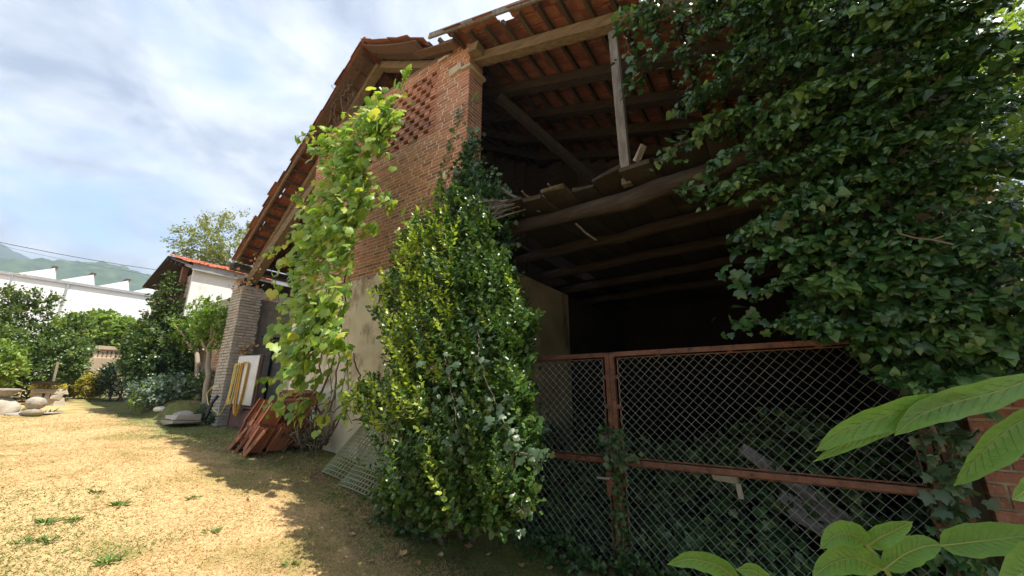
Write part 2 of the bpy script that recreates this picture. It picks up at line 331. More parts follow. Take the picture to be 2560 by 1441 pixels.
def ridge(name, X, prof, depth, mt, amp, lab, seed):
    """a wooded ridge: prof = [(Y, height)] along a line at distance X, falling towards us and away"""
    ys = np.linspace(prof[0][0], prof[-1][0], 260); hs = np.interp(ys, [p[0] for p in prof], [p[1] for p in prof])
    k = 46; u = np.linspace(-1, 1, k); U, Yg = np.meshgrid(u, ys); H = np.interp(Yg, ys, hs)
    Z = H * np.clip(1 - np.abs(U) ** 1.25, 0, 1) + 2.0
    sc = depth / 14.
    Z = Z + H * amp * noise2(U * depth / sc * .9, Yg / sc, .8, seed) * (1 - np.abs(U)) + H * amp * .35 * noise2(U * depth / sc * 5, Yg / sc * 5, 1.3, seed + 1) * (1 - np.abs(U) ** 3)
    Xg = X + U * depth
    id_ = np.arange(k * 260).reshape(260, k); qq = np.stack([id_[:-1, :-1], id_[1:, :-1], id_[1:, 1:], id_[:-1, 1:]], -1).reshape(-1, 4)
    return link(name, mesh_np(name, np.stack([Xg, Yg, Z], -1).reshape(-1, 3), [qq], mt, smooth=True), kind='structure', label=lab)
MT['forest'] = mat('wooded_hillside', [(.02, .04, .012), (.04, .07, .02), (.075, .11, .035)], .05, 1, 1.0, .09, var=0, detail=8)
MT['forest2'] = mat('distant_slope', [(.03, .05, .02), (.06, .08, .04)], .012, 1, .5, .05, var=0, detail=8)
def ridgeprof(X, pts): return [tuple(atX(px, py, X)[1:]) for px, py in pts]
rp = ridgeprof(-900, [(-300, 612), (-100, 632), (0, 645), (150, 652), (280, 662), (350, 684), (420, 715), (520, 740), (800, 760)])
ridge('wooded_hill', -900, rp, 330, MT['forest'], .05, 'wooded green hill beyond the white works', 3)
rp = ridgeprof(-1400, [(-300, 560), (-120, 580), (0, 606), (60, 628), (120, 655), (260, 690), (600, 720), (1100, 700)])
ridge('far_mountain', -1400, rp, 480, MT['forest2'], .04, 'hazy blue mountain slope far behind the hill', 9)

# ------------------------------------------------------------------ the barn
barn = thing('barn', 'old brick barn with lattice gable, open hayloft and sagging red tiled roof', 'barn', (-4, 3.9, 0))
YA, TH = 3.9, .36           # facade plane, wall thickness
XL, XP, XR = -8.2, -3.55, .95
ZB, ZT = 3.62, 7.57         # bottom of the brick, wall top
APX, APZ = -6.3, 8.86
KX, KZ = -4.15, 7.64        # where the right slope flattens
LX, LZ = -10.9, 4.89
SL, S1, S2 = (APZ - LZ) / (APX - LX), (APZ - KZ) / (KX - APX), .33
def roofz(x): return APZ - SL * (APX - x) if x < APX else (APZ - S1 * (x - APX) if x < KX else KZ - S2 * (x - KX))
YV, YB = 3.56, 11.0         # verge, back of the roof
LAT = (-7.3, -4.30, 6.0, 7.34)   # lattice opening x0 x1 z0 z1
CH = .0658
# mortar cores
def wallcore(m):
    y0, y1 = YA + .0065, YA + TH - .008
    lx0, lx1, lz0, lz1 = LAT
    m.box((XL, y0, ZB), (XP - .004, y1, lz0)); m.box((XL, y0, lz1), (XP - .004, y1, ZT - .01))
    m.box((XL, y0, lz0), (lx0, y1, lz1)); m.box((lx1, y0, lz0), (XP - .004, y1, lz1))
one(wallcore, 'wall', MT['mortar'], barn)
def plasterwall():
    nxx, nz = 150, 50; xs = np.linspace(XL, XP, nxx); zs = np.linspace(.0, 1, nz)
    X, T = np.meshgrid(xs, zs); top = ZB + .04 * np.sin(X * 2.1) + .03 * np.sin(X * 7) + .022 * np.sin(X * 19) + .02 * np.sin(X * 41); Z = .05 + (top - .05) * T
    Yf = YA - .012 + .012 * noise2(X, Z, 1.6, 4)
    fall = sm(.05, .55, noise2(X * 1.2, Z, 2.4, 12)) * sm(1.9, .9, Z) ; Yf = Yf + .022 * fall
    V = np.stack([X, Yf, Z], -1).reshape(-1, 3); id_ = np.arange(nxx * nz).reshape(nz, nxx)
    q = np.stack([id_[:-1, :-1], id_[:-1, 1:], id_[1:, 1:], id_[1:, :-1]], -1).reshape(-1, 4)
    tp = np.stack([xs, np.full(nxx, YA + .03), top[-1]], -1); b = len(V); V = np.concatenate([V, tp])
    q2 = np.stack([id_[-1, :-1], id_[-1, 1:], b + np.arange(1, nxx), b + np.arange(nxx - 1)], -1)
    me = mesh_np('plaster_face', V, [q, q2], MT['plaster'], smooth=True); o = link('plaster_face', me, barn); o['label'] = 'cream flaking plaster on the lower wall'
plasterwall()
one(lambda m: (m.box((XL, YA + .03, 0), (XP - .01, YA + TH - .02, ZB - .002)), m.box((XP - .0098, YA + .004, 0), (XP, YA + TH, ZB))), 'wall', MT['plaster'], barn)

# bricks: collect (centre, half-size, rotation) then split into single bricks and joined brickwork
BR = []
def addbrick(x0, x1, y0, y1, z0, z1, m='brick', j=.004):
    BR.append((np.array([(x0 + x1) / 2, (y0 + y1) / 2, (z0 + z1) / 2]) + RNG.normal(0, [.0012, j * .35, .0012]), np.array([x1 - x0, y1 - y0, z1 - z0]) / 2 * RNG.uniform(.965, 1.0, 3), RNG.normal(0, .008, 3), m))
J = .018
k = 0; z = ZB + .005
while z + CH < ZT + .02:
    z1 = z + CH - J; off = (0, .118, .06, .178)[k % 4] + RNG.uniform(-.01, .01); x = XL - off
    inlat = LAT[2] - .01 < z < LAT[3] - .02
    while x < XP - .002:
        w = .228 if RNG.random() > .16 else .112
        a, b = max(x, XL), min(x + w, XP)
        if XP - b < .05: b = XP
        if inlat and a > LAT[0] and b < LAT[1]:
            pass
        else:
            if b - a > .035: 
                if not (z > ZT - .16 and b > -4.5 and b < -4.0 and RNG.random() < .5): addbrick(a, b, YA - .002, YA + .11, z, z1)
        x = b + J if b == XP else x + w + J
    if inlat:                                  # every other course is pierced: brick, gap, brick, gap, staggered
        pierced = k % 2; x = LAT[0] - .02 + (.13 if (k // 2) % 2 else 0) * pierced + (0 if pierced else RNG.uniform(-.06, 0))
        while x < LAT[1]:
            wl = .13 if pierced else .228
            addbrick(max(x, LAT[0] - .03), min(x + wl, LAT[1] + .03), YA - .005, YA + (.055 if pierced else .07), z - (.01 if pierced else -.004), z1 + (.01 if pierced else -.004), j=.005); x += .26 if pierced else .24
    # reveal of the pier, facing the opening
    y = YA + (.0 if k % 2 else .112)
    if k % 2 == 0: pass
    addbrick(XP - .10, XP + .002, YA + (.0 if k % 2 else .112) + .004, YA + (.228 if k % 2 else .35), z, z1, j=.001)
    addbrick(XP - .10, XP + .002, YA + (.238 if k % 2 else .004), YA + (.352 if k % 2 else .104), z, z1, j=.001)
    # reveal at the left end of the wall
    addbrick(XL - .002, XL + .1, YA + .004, YA + .35, z, z1, j=.001)
    z += CH; k += 1
# right-hand brick wall beside the gate
CH2 = .074; z = -.06; k = 0
while z < 2.7:
    x = XR - (0, .13, .05, .18)[k % 4]
    while x < 1.95:
        w = .25 if RNG.random() > .2 else .12; a = max(x, XR)
        if x + w - a > .04: addbrick(a, x + w, 3.842, 3.95, z, z + CH2 - .014, 'oldbrick', .007)
        x += w + .013
    z += CH2; k += 1
one(lambda m: (m.box((XR + .006, 3.856, -.1), (1.9, 4.3, 2.75)), m.box((XR, 3.86, 2.75), (1.40, 4.25, 5.9))), 'wall', MT['oldmortar'], barn)
def brickmesh(name, mt):
    bm = bmesh.new(); bmesh.ops.create_cube(bm, size=2)
    bmesh.ops.bevel(bm, geom=[e for e in bm.edges], offset=.06, segments=1, affect='EDGES')
    me = bpy.data.meshes.new(name); bm.to_mesh(me); bm.free(); me.materials.append(mt); return me
bmesh_ = {m: brickmesh('brick_' + m, MT[m]) for m in ('brick', 'oldbrick')}
C3 = np.array([b[0] for b in BR]); px, py, dd = proj(C3)
score = np.array([b[1][0] * b[1][2] for b in BR]) / dd ** 2
vis = np.zeros(len(BR), bool)
old = np.array([b[3] == 'oldbrick' for b in BR])
vis |= old & (px > 2385) & (px < 2600) & (py > 960) & (py < 1480)
vis |= ~old & (px > 990) & (px < 1205) & (py < 470) & (C3[:, 1] < 4.2)
vis |= ~old & (px > 905) & (px < 1060) & (py > 400) & (py < 700)
order = np.argsort(-score * vis)[:300]; single = np.zeros(len(BR), bool); single[order] = vis[order]
from mathutils import Euler
for m in ('brick', 'oldbrick'):
    mb = MB()
    for i, (c, h, r, mm) in enumerate(BR):
        if mm != m: continue
        if single[i]:
            inst('brick', bmesh_[m], Matrix.LocRotScale(Vector(c), Euler(r), Vector(h)), barn)
        else:
            V = np.array([[sx, sy, sz] for sz in (-1, 1) for sx, sy in ((-1, -1), (1, -1), (1, 1), (-1, 1))]) * h
            R = np.array(Euler(r).to_matrix()); mb.add(V @ R.T + c, MB.BQ)
    mb.build('brickwork', MT[m], barn, kind='stuff')
one(lambda m: m.blob((XP - .42, YA - .02, 5.02), (.06, .04, .07), 2, .15), 'mortar_patch', MT['mortar'], barn)
one(lambda m: (m.box((-3.98, YA - .035, 6.98), (-3.72, YA + .05, 7.1), jit=.012), m.box((XP - .16, YA - .04, 6.93), (XP + .05, YA + TH + .03, 6.985), jit=.004)), 'pier_capping', MT['palestone'], barn)

# inner walls, back wall, left porch walls
def inner(m):
    m.box((XP - .3, YA + TH, -.05), (XP, 7.3, 3.7))
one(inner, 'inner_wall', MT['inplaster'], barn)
one(lambda m: m.box((XP - .3, 7.3, -.05), (XP - .01, 10.9, 3.7)), 'inner_wall', MT['darkwall'], barn)  # rear stretch painted dark for the deep interior shade
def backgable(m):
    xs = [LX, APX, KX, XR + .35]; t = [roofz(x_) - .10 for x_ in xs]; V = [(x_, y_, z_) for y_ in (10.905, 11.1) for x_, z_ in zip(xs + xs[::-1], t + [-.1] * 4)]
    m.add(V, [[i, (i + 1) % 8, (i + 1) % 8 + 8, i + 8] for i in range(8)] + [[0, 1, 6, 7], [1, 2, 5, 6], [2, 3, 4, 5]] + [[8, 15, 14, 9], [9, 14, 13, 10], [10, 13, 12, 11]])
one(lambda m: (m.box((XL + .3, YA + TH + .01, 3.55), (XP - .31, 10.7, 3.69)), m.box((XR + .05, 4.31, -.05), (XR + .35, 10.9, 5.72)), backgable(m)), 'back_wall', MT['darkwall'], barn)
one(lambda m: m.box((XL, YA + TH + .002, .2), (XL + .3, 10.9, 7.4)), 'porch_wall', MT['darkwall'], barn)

# grey brick pillar, porch side wall and pale wall beyond
def courses(m, axis, fixed, a0, a1, z0, z1, ch=.07, bl=.22, depth=.06, sgn=-1, jj=.003):
    z = z0; k = 0
    while z < z1 - .03:
        x = a0 - (0, .11)[k % 2]
        while x < a1 - .01:
            w = bl if RNG.random() > .2 else bl * .5
            a, b = max(x, a0), min(x + w, a1)
            if b - a > .03:
                f0, f1 = fixed + RNG.normal(0, jj), fixed - sgn * depth
                zz1 = z + ch - .019 + RNG.normal(0, .002)
                if axis == 'x': m.box((a, min(f0, f1), z), (b, max(f0, f1), zz1), jit=.0015)
                else: m.box((min(f0, f1), a, z), (max(f0, f1), b, zz1), jit=.0015)
            x += w + .012
        z += ch; k += 1
PX0, PX1, PY0, PY1 = -11.05, -10.45, 3.68, 4.16
one(lambda m: m.box((PX0 + .035, PY0 + .035, .6), (PX1 - .035, PY1 - .035, 4.2)), 'pillar', MT['greybrick'], barn)
mb = MB(); courses(mb, 'x', PY0, PX0, PX1, .75, 4.2, sgn=-1); courses(mb, 'y', PX1, PY0, PY1, .75, 4.2, sgn=1)
mb.build('pillar_brickwork', MT['greybrick'], barn, kind='stuff', label='grey limewashed bricks of the porch pillar')
one(lambda m: m.box((-11.3, PY1 - .01, .5), (-10.85, 10.9, 4.0)), 'porch_wall', MT['greybrick'], barn)
mb = MB(); courses(mb, 'y', -10.838, PY1, 7.4, 2.3, 3.9, sgn=1, jj=.003); mb.build('porch_brickwork', MT['greybrick'], barn, kind='stuff')
one(lambda m: m.box((-13.7, 3.965, .6), (PX0 + .02, 4.3, 4.15)), 'garden_wall_core', MT['mortar'], barn)
mb = MB(); courses(mb, 'x', 3.95, -13.7, PX0, 1.0, 4.15, sgn=-1); mb.build('garden_wall_brickwork', MT['palebrick'], barn, kind='stuff', label='pale flaking brick wall behind the clipped trees')
one(lambda m: (m.bar((-10.75, 3.75, 4.32), (-10.75, 8, 4.32), .24, .22), m.bar((-10.3, 5.6, 4.25), (-8.2, 5.6, 4.25), .2, .2)), 'tie_beam', MT['darkwood'], barn)
one(lambda m: (m.bar((-10.86, 4.75, 1.0), (-10.80, 4.75, 3.05), .05, .05), m.bar((-10.86, 4.45, 3.05), (-10.80, 5.1, 3.05), .05, .05)), 'window_frame', MT['black'], barn)

# loft floor: log beam, joists, planks, prop
mb = MB(); pts = wob((XP - .1, 3.98, 3.78), (XR + .1, 3.98, 3.84), 16, .012, 5); pts[:, 2] += .03 * np.sin(np.linspace(0, 9, 16))
mb.tube(pts, .10 + .014 * np.sin(np.linspace(0, 14, 16)), 10); mb.build('log_beam', MT['darkwood'], barn, smooth=True)
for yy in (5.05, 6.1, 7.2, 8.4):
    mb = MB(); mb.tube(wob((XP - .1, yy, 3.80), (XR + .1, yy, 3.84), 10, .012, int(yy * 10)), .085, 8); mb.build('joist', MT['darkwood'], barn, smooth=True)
x = XP + .02
while x < XR:
    w = RNG.uniform(.24, .34); y0 = 3.64 + RNG.uniform(-.08, .20); tilt = RNG.normal(0, .02)
    if not (-3.3 < x < -2.9):
        mb = MB(); zc = 3.965 + RNG.uniform(0, .012)
        V = []
        for (yy, dz) in ((y0, RNG.normal(.015, .03)), (5.0, 0), (10.8, 0)):
            for xx, tz in ((x + .006, -tilt), (x + w - .006, tilt)):
                for h in (0, .042): V.append((xx + RNG.normal(0, .003), yy + RNG.normal(0, .012) * (yy < 4), zc + dz + tz + h))
        q = []
        for s in (0, 4): q += [[s, s + 4, s + 6, s + 2], [s + 1, s + 3, s + 7, s + 5], [s, s + 1, s + 5, s + 4], [s + 2, s + 6, s + 7, s + 3]]
        q += [[0, 2, 3, 1], [8, 9, 11, 10]]
        mb.add(V, q); mb.build('plank', MT['board'], barn)
    x += w
mb = MB(); mb.bar((-1.13, 3.98, 3.95), (-1.16, 4.05, 6.25), .105, .095, up=(0, 1, 0)); mb.build('prop_post', MT['greywood'], barn)
for (a, b) in (((-3.3, 3.82, 4.05), (-2.75, 3.7, 4.12)), ((-2.45, 3.75, 4.03), (-1.9, 3.9, 4.06)), ((-.95, 3.75, 4.06), (-.85, 3.7, 4.2))):
    mb = MB(); mb.bar(a, b, .07, .03, jit=.004); mb.build('broken_board', MT['greywood'], barn)

for i in range(26):  # boards added across the loft to cut bounced light and keep it dark
    xa = XL + .32 + i * .355; zt_ = roofz(xa + .17) - .28; mb = MB(); mb.box((xa, 7.45 + RNG.uniform(0, .02), 4.02), (xa + .34, 7.49, zt_ - (.25 if xa > -6 and xa < -4 else .1))); mb.build('added_dark_board', MT['darkwood'], barn)
# roof: rafters, battens, tiles
def sx(x, dz=0.0, y=4.1): return (x, y, roofz(x) + dz)
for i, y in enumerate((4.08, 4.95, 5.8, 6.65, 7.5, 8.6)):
    mt = MT['wood'] if i < 1 else MT['darkwood']  # rafters behind the front one darkened to paint the loft's shade
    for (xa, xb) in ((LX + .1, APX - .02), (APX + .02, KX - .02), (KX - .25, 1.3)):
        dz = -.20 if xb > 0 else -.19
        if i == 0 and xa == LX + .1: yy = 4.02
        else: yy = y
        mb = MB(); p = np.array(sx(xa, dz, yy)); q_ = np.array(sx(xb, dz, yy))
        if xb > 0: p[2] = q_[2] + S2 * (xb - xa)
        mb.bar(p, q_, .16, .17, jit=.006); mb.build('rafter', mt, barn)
mb = MB(); mb.bar((-8.15, 3.98, 6.35), (-10.62, 3.90, 4.36), .2, .2, jit=.01); mb.build('brace_beam', MT['wood'], barn)
mb = MB(); mb.bar((XP + .02, 3.92, 7.26), (XP + .22, 3.92, 7.2), .18, .14, jit=.01); mb.build('beam_stub', MT['wood'], barn)
mb = MB(); mb.bar((-3.45, 4.6, 6.8), (-1.6, 7.3, 4.6), .13, .13); mb.build('brace_beam', MT['darkwood'], barn)
for yy in (6.6, 8.6):
    mb = MB(); mb.bar((XP, yy, 5.2), (XR, yy, 5.0), .18, .18); mb.build('cross_beam', MT['darkwood'], barn)
segs = [((APX, APZ), (LX, LZ)), ((APX, APZ), (KX, KZ)), ((KX, KZ), (2.0, KZ - S2 * (2.0 - KX)))]
bats = []
for si, (a, b) in enumerate(segs):
    a = np.array(a); b = np.array(b); Ls = np.linalg.norm(b - a); n = max(2, int(round(Ls / .345))); d = (b - a) / Ls; nn = np.array([-d[1], d[0]]); nn = nn if nn[1] > 0 else -nn
    for i in range(n):
        p = a + d * (Ls / n * (i + .55)); c = p - nn * .055
        y0 = YV + .04 + RNG.uniform(-.02, .06)
        mb = MB(); jz = RNG.normal(0, .006, 2)
        mb.bar((c[0], y0, c[1] + jz[0]), (c[0], YB, c[1] + jz[1]), .055, .06, up=(nn[0], 0, nn[1])); mb.build('batten', MT['woody'], barn)
def tilemesh(name, mt):
    # interlocking tile: side roll, two channels; x across, y down the slope, z up
    prof = [(-.125, .0), (-.118, .032), (-.085, .030), (-.075, .008), (-.012, .006), (0, .022), (.012, .006), (.085, .007), (.1, .012), (.122, .0)]
    V = []; n = len(prof)
    for yy in (0, .40):
        for x_, z_ in prof: V.append((x_, yy, z_ + (.012 if yy == 0 else .02)))
        for x_, z_ in prof: V.append((x_, yy, z_ - .012 + (.012 if yy == 0 else .02)))
    q = []
    for i in range(n - 1):
        q += [[i, i + 2 * n, i + 1 + 2 * n, i + 1], [n + i, n + i + 1, 3 * n + i + 1, 3 * n + i], [2 * n + i, 3 * n + i, 3 * n + i + 1, 2 * n + i + 1], [i, i + 1, n + i + 1, n + i]]
    q += [[0, n, 3 * n, 2 * n], [n - 1, 3 * n - 1, 4 * n - 1, 2 * n - 1]]
    return mesh_np(name, V, [np.array(q)], mt), np.array(V), np.array(q)
tm, TV, TQ = tilemesh('roof_tile', MT['tile'])
TL = []
for si, (a, b) in enumerate(segs):
    a = np.array(a); b = np.array(b); Ls = np.linalg.norm(b - a); n = max(2, int(round(Ls / .345))); d = (b - a) / Ls; nn = np.array([-d[1], d[0]]); nn = nn if nn[1] > 0 else -nn
    for i in range(n):
        for j in range(34):
            y = YV + .06 + j * .222
            pos = a + d * (Ls / n * i)
            if si == 2 and j == 0 and i in (0, 4): continue
            if si == 1 and i == 6 and j < 2: continue
            lift = .0
            wild = 1.0 + (.5 if j == 0 and si == 0 else 0) + (1.4 if j == 0 and si == 1 else 0) + (.8 if si == 1 and i > 3 else 0)
            yd = np.array([d[0], 0, d[1]]); zd = np.array([nn[0], 0, nn[1]]); ex = np.array([0, 1.0, 0])
            if np.dot(np.cross(ex, yd), zd) < 0: ex = -ex
            r = RNG.normal(0, .02 * wild, 3); yd = nrm(yd + zd * r[0] + ex * r[1]); zd = nrm(zd - yd * (zd @ yd) + ex * r[2]); zd = nrm(zd - yd * (zd @ yd)); ex = np.cross(yd, zd)
            p3 = np.array([pos[0], y, pos[1]]) + zd * (.0 + abs(RNG.normal(0, .006 * wild))) + np.array([0, RNG.normal(0, .012 * wild) * (j == 0), 0])
            TL.append((p3, ex, yd, zd, si, i, j))
sg = []
for k_, t_ in enumerate(TL):
    si, i, j = t_[4:]
    if (si == 0 and j < 2) or (si == 1 and j < 3) or (si == 2 and j < 13 and t_[0][0] < .4): sg.append(k_)
qx, qy, qd = proj(np.array([TL[k_][0] for k_ in sg])); sg = set([sg[i] for i in np.argsort(qd)[:300]])
mb = MB()
for k_, (p3, ex, yd, zd, si, i, j) in enumerate(TL):
    if k_ in sg: inst('tile', tm, frameM(p3, ex, yd, zd), barn)
    else: mb.add(p3 + TV[:, :1] * ex + TV[:, 1:2] * yd + TV[:, 2:] * zd, TQ)
mb.build('roof_tiles', MT['tile'], barn, kind='stuff')
mb = MB(); mb.tube([(APX, YV - .02, APZ + .05), (APX, YB, APZ + .05)], .1, 8); mb.build('ridge_tiles', MT['tile'], barn)
for (a, b) in segs[:3]:  # unseen sheets added over the tiles to stop light leaking between them
    mb = MB(); y0_ = 4.4; mb.add([(a[0], y0_, a[1] + .09), (b[0], y0_, b[1] + .09), (b[0], YB, b[1] + .09), (a[0], YB, a[1] + .09), (a[0], y0_, a[1] + .10), (b[0], y0_, b[1] + .10), (b[0], YB, b[1] + .10), (a[0], YB, a[1] + .10)], MB.BQ); mb.build('light_stop_sheet', MT['darkwood'], barn)
# fascia and soffit boards at the verge
mb = MB(); mb.bar((-4.2, YV - .01, roofz(-4.2) + .02), (1.6, YV - .01, roofz(1.6) - .0), .035, .10); mb.build('fascia_board', MT['greywood'], barn)
mb = MB(); mb.bar((-8.0, YV + .02, roofz(-8.0) - .05), (LX + .05, YV + .02, roofz(LX + .05) - .05), .04, .09); mb.build('fascia_board', MT['wood'], barn)
for (xa, xb, y0, y1) in ((APX - .05, -8.15, YV - .01, 3.77), (APX - .1, -8.0, 3.775, 4.0), (APX + .05, -4.55, YV - .02, 3.74), (APX + .08, -4.0, 3.745, 3.92)):
    mb = MB(); n = 8; xs = np.linspace(xa, xb, n); sag = .05 * np.sin(np.linspace(0, math.pi, n)) * (1 if xb > APX else .3)
    V = []
    for x_, s_ in zip(xs, sag): 
        zc = roofz(x_) - .10 - s_
        V += [(x_, y0, zc + .03), (x_, y1, zc), (x_, y1, zc + .028), (x_, y0, zc + .056)]
    q = []
    for i in range(n - 1): b_ = i * 4; q += [[b_, b_ + 4, b_ + 5, b_ + 1], [b_ + 1, b_ + 5, b_ + 6, b_ + 2], [b_ + 2, b_ + 6, b_ + 7, b_ + 3], [b_ + 3, b_ + 7, b_ + 4, b_]]
    q += [[0, 1, 2, 3], [n * 4 - 1, n * 4 - 2, n * 4 - 3, n * 4 - 4]]
    mb.add(V, q); mb.build('soffit_board', MT['soffit'], barn)
mb = MB(); mb.bar((-4.75, 3.72, 7.74), (-3.7, 3.70, 7.34), .15, .022, up=(.3, 0, 1), jit=.006); mb.build('soffit_board', MT['soffit'], barn)
mb = MB(); mb.bar((-8.3, 4.05, 7.66), (-4.3, 4.05, 7.66), .16, .14); mb.build('wall_plate', MT['wood'], barn)
mb = MB(); mb.bar((LX + .02, YV - .05, LZ - .18), (LX + .02, 6.5, LZ - .18), .26, .14); mb.build('eaves_board', MT['darkwood'], barn)

# ------------------------------------------------------------------ neighbouring house
house = thing('house', 'white plastered house with low red tiled roof beyond the grey pillar', 'house', (-15, 5, 1.2))
one(lambda m: m.box((-17.6, 3.62, .8), (-13.72, 9, 5.1)), 'wall', MT['palebrick'], house)
one(lambda m: m.box((-13.72, 3.5, 3.75), (-13.6, 4.95, 5.12)), 'gable_panel', MT['whitewash'], house)
one(lambda m: m.box((-14.62, 3.46, 1.0), (-14.5, 3.6, 5.4)), 'brick_pier', MT['brick'], house)
ez = 5.12; RX = -15.7; sl_ = .31
for nm, a, b, w, h, mt in (('gutter_board', (-13.5, 3.42, ez + .06), (-13.5, 6.5, ez + .06), .05, .2, 'greymetal'), ('rake_board', (-13.5, 3.42, ez + .06), (RX, 3.42, ez + .06 + sl_ * 2.2), .05, .12, 'greymetal')):
    mb = MB(); mb.bar(a, b, w, h); mb.build(nm, MT[mt], house)
for xa, xb in ((-13.48, RX), (-17.9, RX)):
    mb = MB(); za_, zb_2 = ez + .09, ez + .09 + sl_ * 2.2; mb.add([(xa, 3.3, za_), (xb, 3.3, zb_2), (xb, 9, zb_2), (xa, 9, za_), (xa, 3.3, za_ + .04), (xb, 3.3, zb_2 + .04), (xb, 9, zb_2 + .04), (xa, 9, za_ + .04)], MB.BQ); mb.build('roof_deck', MT['darkwood'], house)
tt_ = mesh_np('red_tile', TV, [TQ], MT['tiletop'])
dd_ = nrm(np.array([1.0, 0, -sl_])); zz_ = nrm(np.array([sl_, 0, 1.0])); ex = np.cross(dd_, zz_)
for i in range(6):
    for j in range(10):
        inst('tile', tt_, frameM(np.array([-13.80 - i * .365, 3.42 + j * .222, ez + .14 + (i + 1) * .365 * sl_]) + rv(1, .008)[0], ex, dd_, zz_), house)
for i in range(4):
    mb = MB(); xa = -14.2 - i * .45; mb.bar((xa, 3.28, ez + .0 + (-13.5 - xa) * sl_), (xa, 4.2, ez + .0 + (-13.5 - xa) * sl_), .08, .1); mb.build('rafter_end', MT['darkwood'], house)
mb = MB(); mb.bar((-13.58, 4.95, 3.8), (-13.58, 4.98, 5.05), .06, .05, up=(1, 0, 0)); mb.build('tile_edging', MT['tile'], house)

# ------------------------------------------------------------------ works with a saw-tooth roof, far behind
wk = thing('factory', 'long white sunlit works with saw-tooth roof beyond the shrubs', 'factory', (-75, 5, 2))
WX = -75
pk = [atX(*p, WX) for p in ((36, 686), (139, 670), (236, 686), (326, 700), (410, 712))]
wt = [atX(*p, WX)[1:] for p in ((36, 697), (346, 740))]
Y0 = wt[0][0]; Z0 = 24.2
ystart = Y0 - 2; toothw = (pk[2][1] - pk[1][1]); zt = np.mean([p[2] for p in pk[1:4]]); zb = zt - 1.9
one(lambda m: m.box((WX - 60, ystart, 1), (WX, pk[4][1] + toothw * 2, zb)), 'wall', MT['factorywhite'], wk)
one(lambda m: m.box((WX - .2, ystart - .2, zb), (WX + .25, pk[4][1] + toothw * 2, zb + .35)), 'coping', MT['greymetal'], wk)
for i in range(6):
    yp = pk[1][1] + toothw * i; y0 = max(yp - toothw * .86, ystart)
    mb = MB(); V = []
    for x_ in (WX - .5, WX - 60): V += [(x_, y0, zb + .36), (x_, yp + toothw * .12, zb + .36), (x_, yp, zt)]
    mb.add(V, [[0, 3, 4, 1], [1, 4, 5, 2], [2, 5, 3, 0]], [[0, 1, 2], [5, 4, 3]]); mb.build('saw_tooth_roof', MT['factorywhite'], wk)
    mb = MB(); mb.bar((WX - .6, yp, zt + .15), (WX - 60, yp, zt + .15), .5, .3); mb.build('ridge_flashing', MT['brownmetal'], wk)
    mb = MB(); mb.bar((WX - 1, yp + toothw * .075, zb + .36 + .8), (WX - 60, yp + toothw * .075, zb + .36 + .8), .1, .8, up=(0, -.15, 1)); mb.build('roof_light', MT['greymetal'], wk)
for px_ in (155,):
    y_ = atX(px_, 760, WX)[1]; mb = MB(); mb.bar((WX + .12, y_, 1), (WX + .12, y_, zb), .2, .2, up=(1, 0, 0)); mb.build('downpipe', MT['greymetal'], wk)
p = atX(34, 684, -72); lamp = thing('street_lamp', 'small lamp post behind the white works at the far left', 'street lamp', (p[0], p[1], 2))
one(lambda m: m.tube([(p[0], p[1], 2), (p[0], p[1], p[2] - .2), (p[0] + .3, p[1] + .6, p[2])], .09, 6), 'pole', MT['greymetal'], lamp)
one(lambda m: m.blob((p[0] + .35, p[1] + .8, p[2]), (.25, .5, .14), 1, 0), 'lamp_head', MT['white'], lamp)

# overhead cables
def cable(name, a, b, r, sag, lab):
    a = np.array(a); b = np.array(b); t = np.linspace(0, 1, 24)[:, None]; pts = a + (b - a) * t; pts[:, 2] -= (sag * 4 * t * (1 - t))[:, 0]
    mb = MB(); mb.tube(pts, r, 5); mb.build(name, MT['black'], label=lab, cat='cable')
cable('overhead_cable', atX(-120, 580, -34), atY(520, 690, 9.6), .022, .25, 'thick overhead cable sagging across the hills to the house')
cable('overhead_cable', atX(-120, 585, -40), atY(470, 700, 11), .010, .3, 'thin overhead wire just below the thick cable')

# ------------------------------------------------------------------ gate: two leaves of chain link in rusty frames
def zigzag(x0, x1, z0, z1, pitch, y, amp, r=.0021):
    """woven chain link: vertical zig-zag wires hooked into each other"""
    mb = MB(); n = int(round((x1 - x0) / (pitch / 2))); px_ = (x1 - x0) / n; m = int(round((z1 - z0) / (pitch / 2))); pz = (z1 - z0) / m
    for i in range(n + 1):
        xc = x0 + i * px_; pts = []
        for j in range(m + 1):
            s = 1 if (j + i) % 2 else -1; xx = min(max(xc + s * px_ / 2 * 1.02, x0), x1)
            pts.append((xx + RNG.normal(0, .0012), y + s * .003, z0 + j * pz + RNG.normal(0, .0012)))
        pts = np.array(pts); a = 2 * np.pi * np.arange(3) / 3
        V = (pts[:, None, :] + r * np.stack([np.cos(a), np.sin(a), 0 * a], 1)[None]).reshape(-1, 3)
        q = [[j * 3 + k, j * 3 + (k + 1) % 3, (j + 1) * 3 + (k + 1) % 3, (j + 1) * 3 + k] for j in range(m) for k in range(3)]
        mb.add(V, q)
    return mb
YG = 3.9
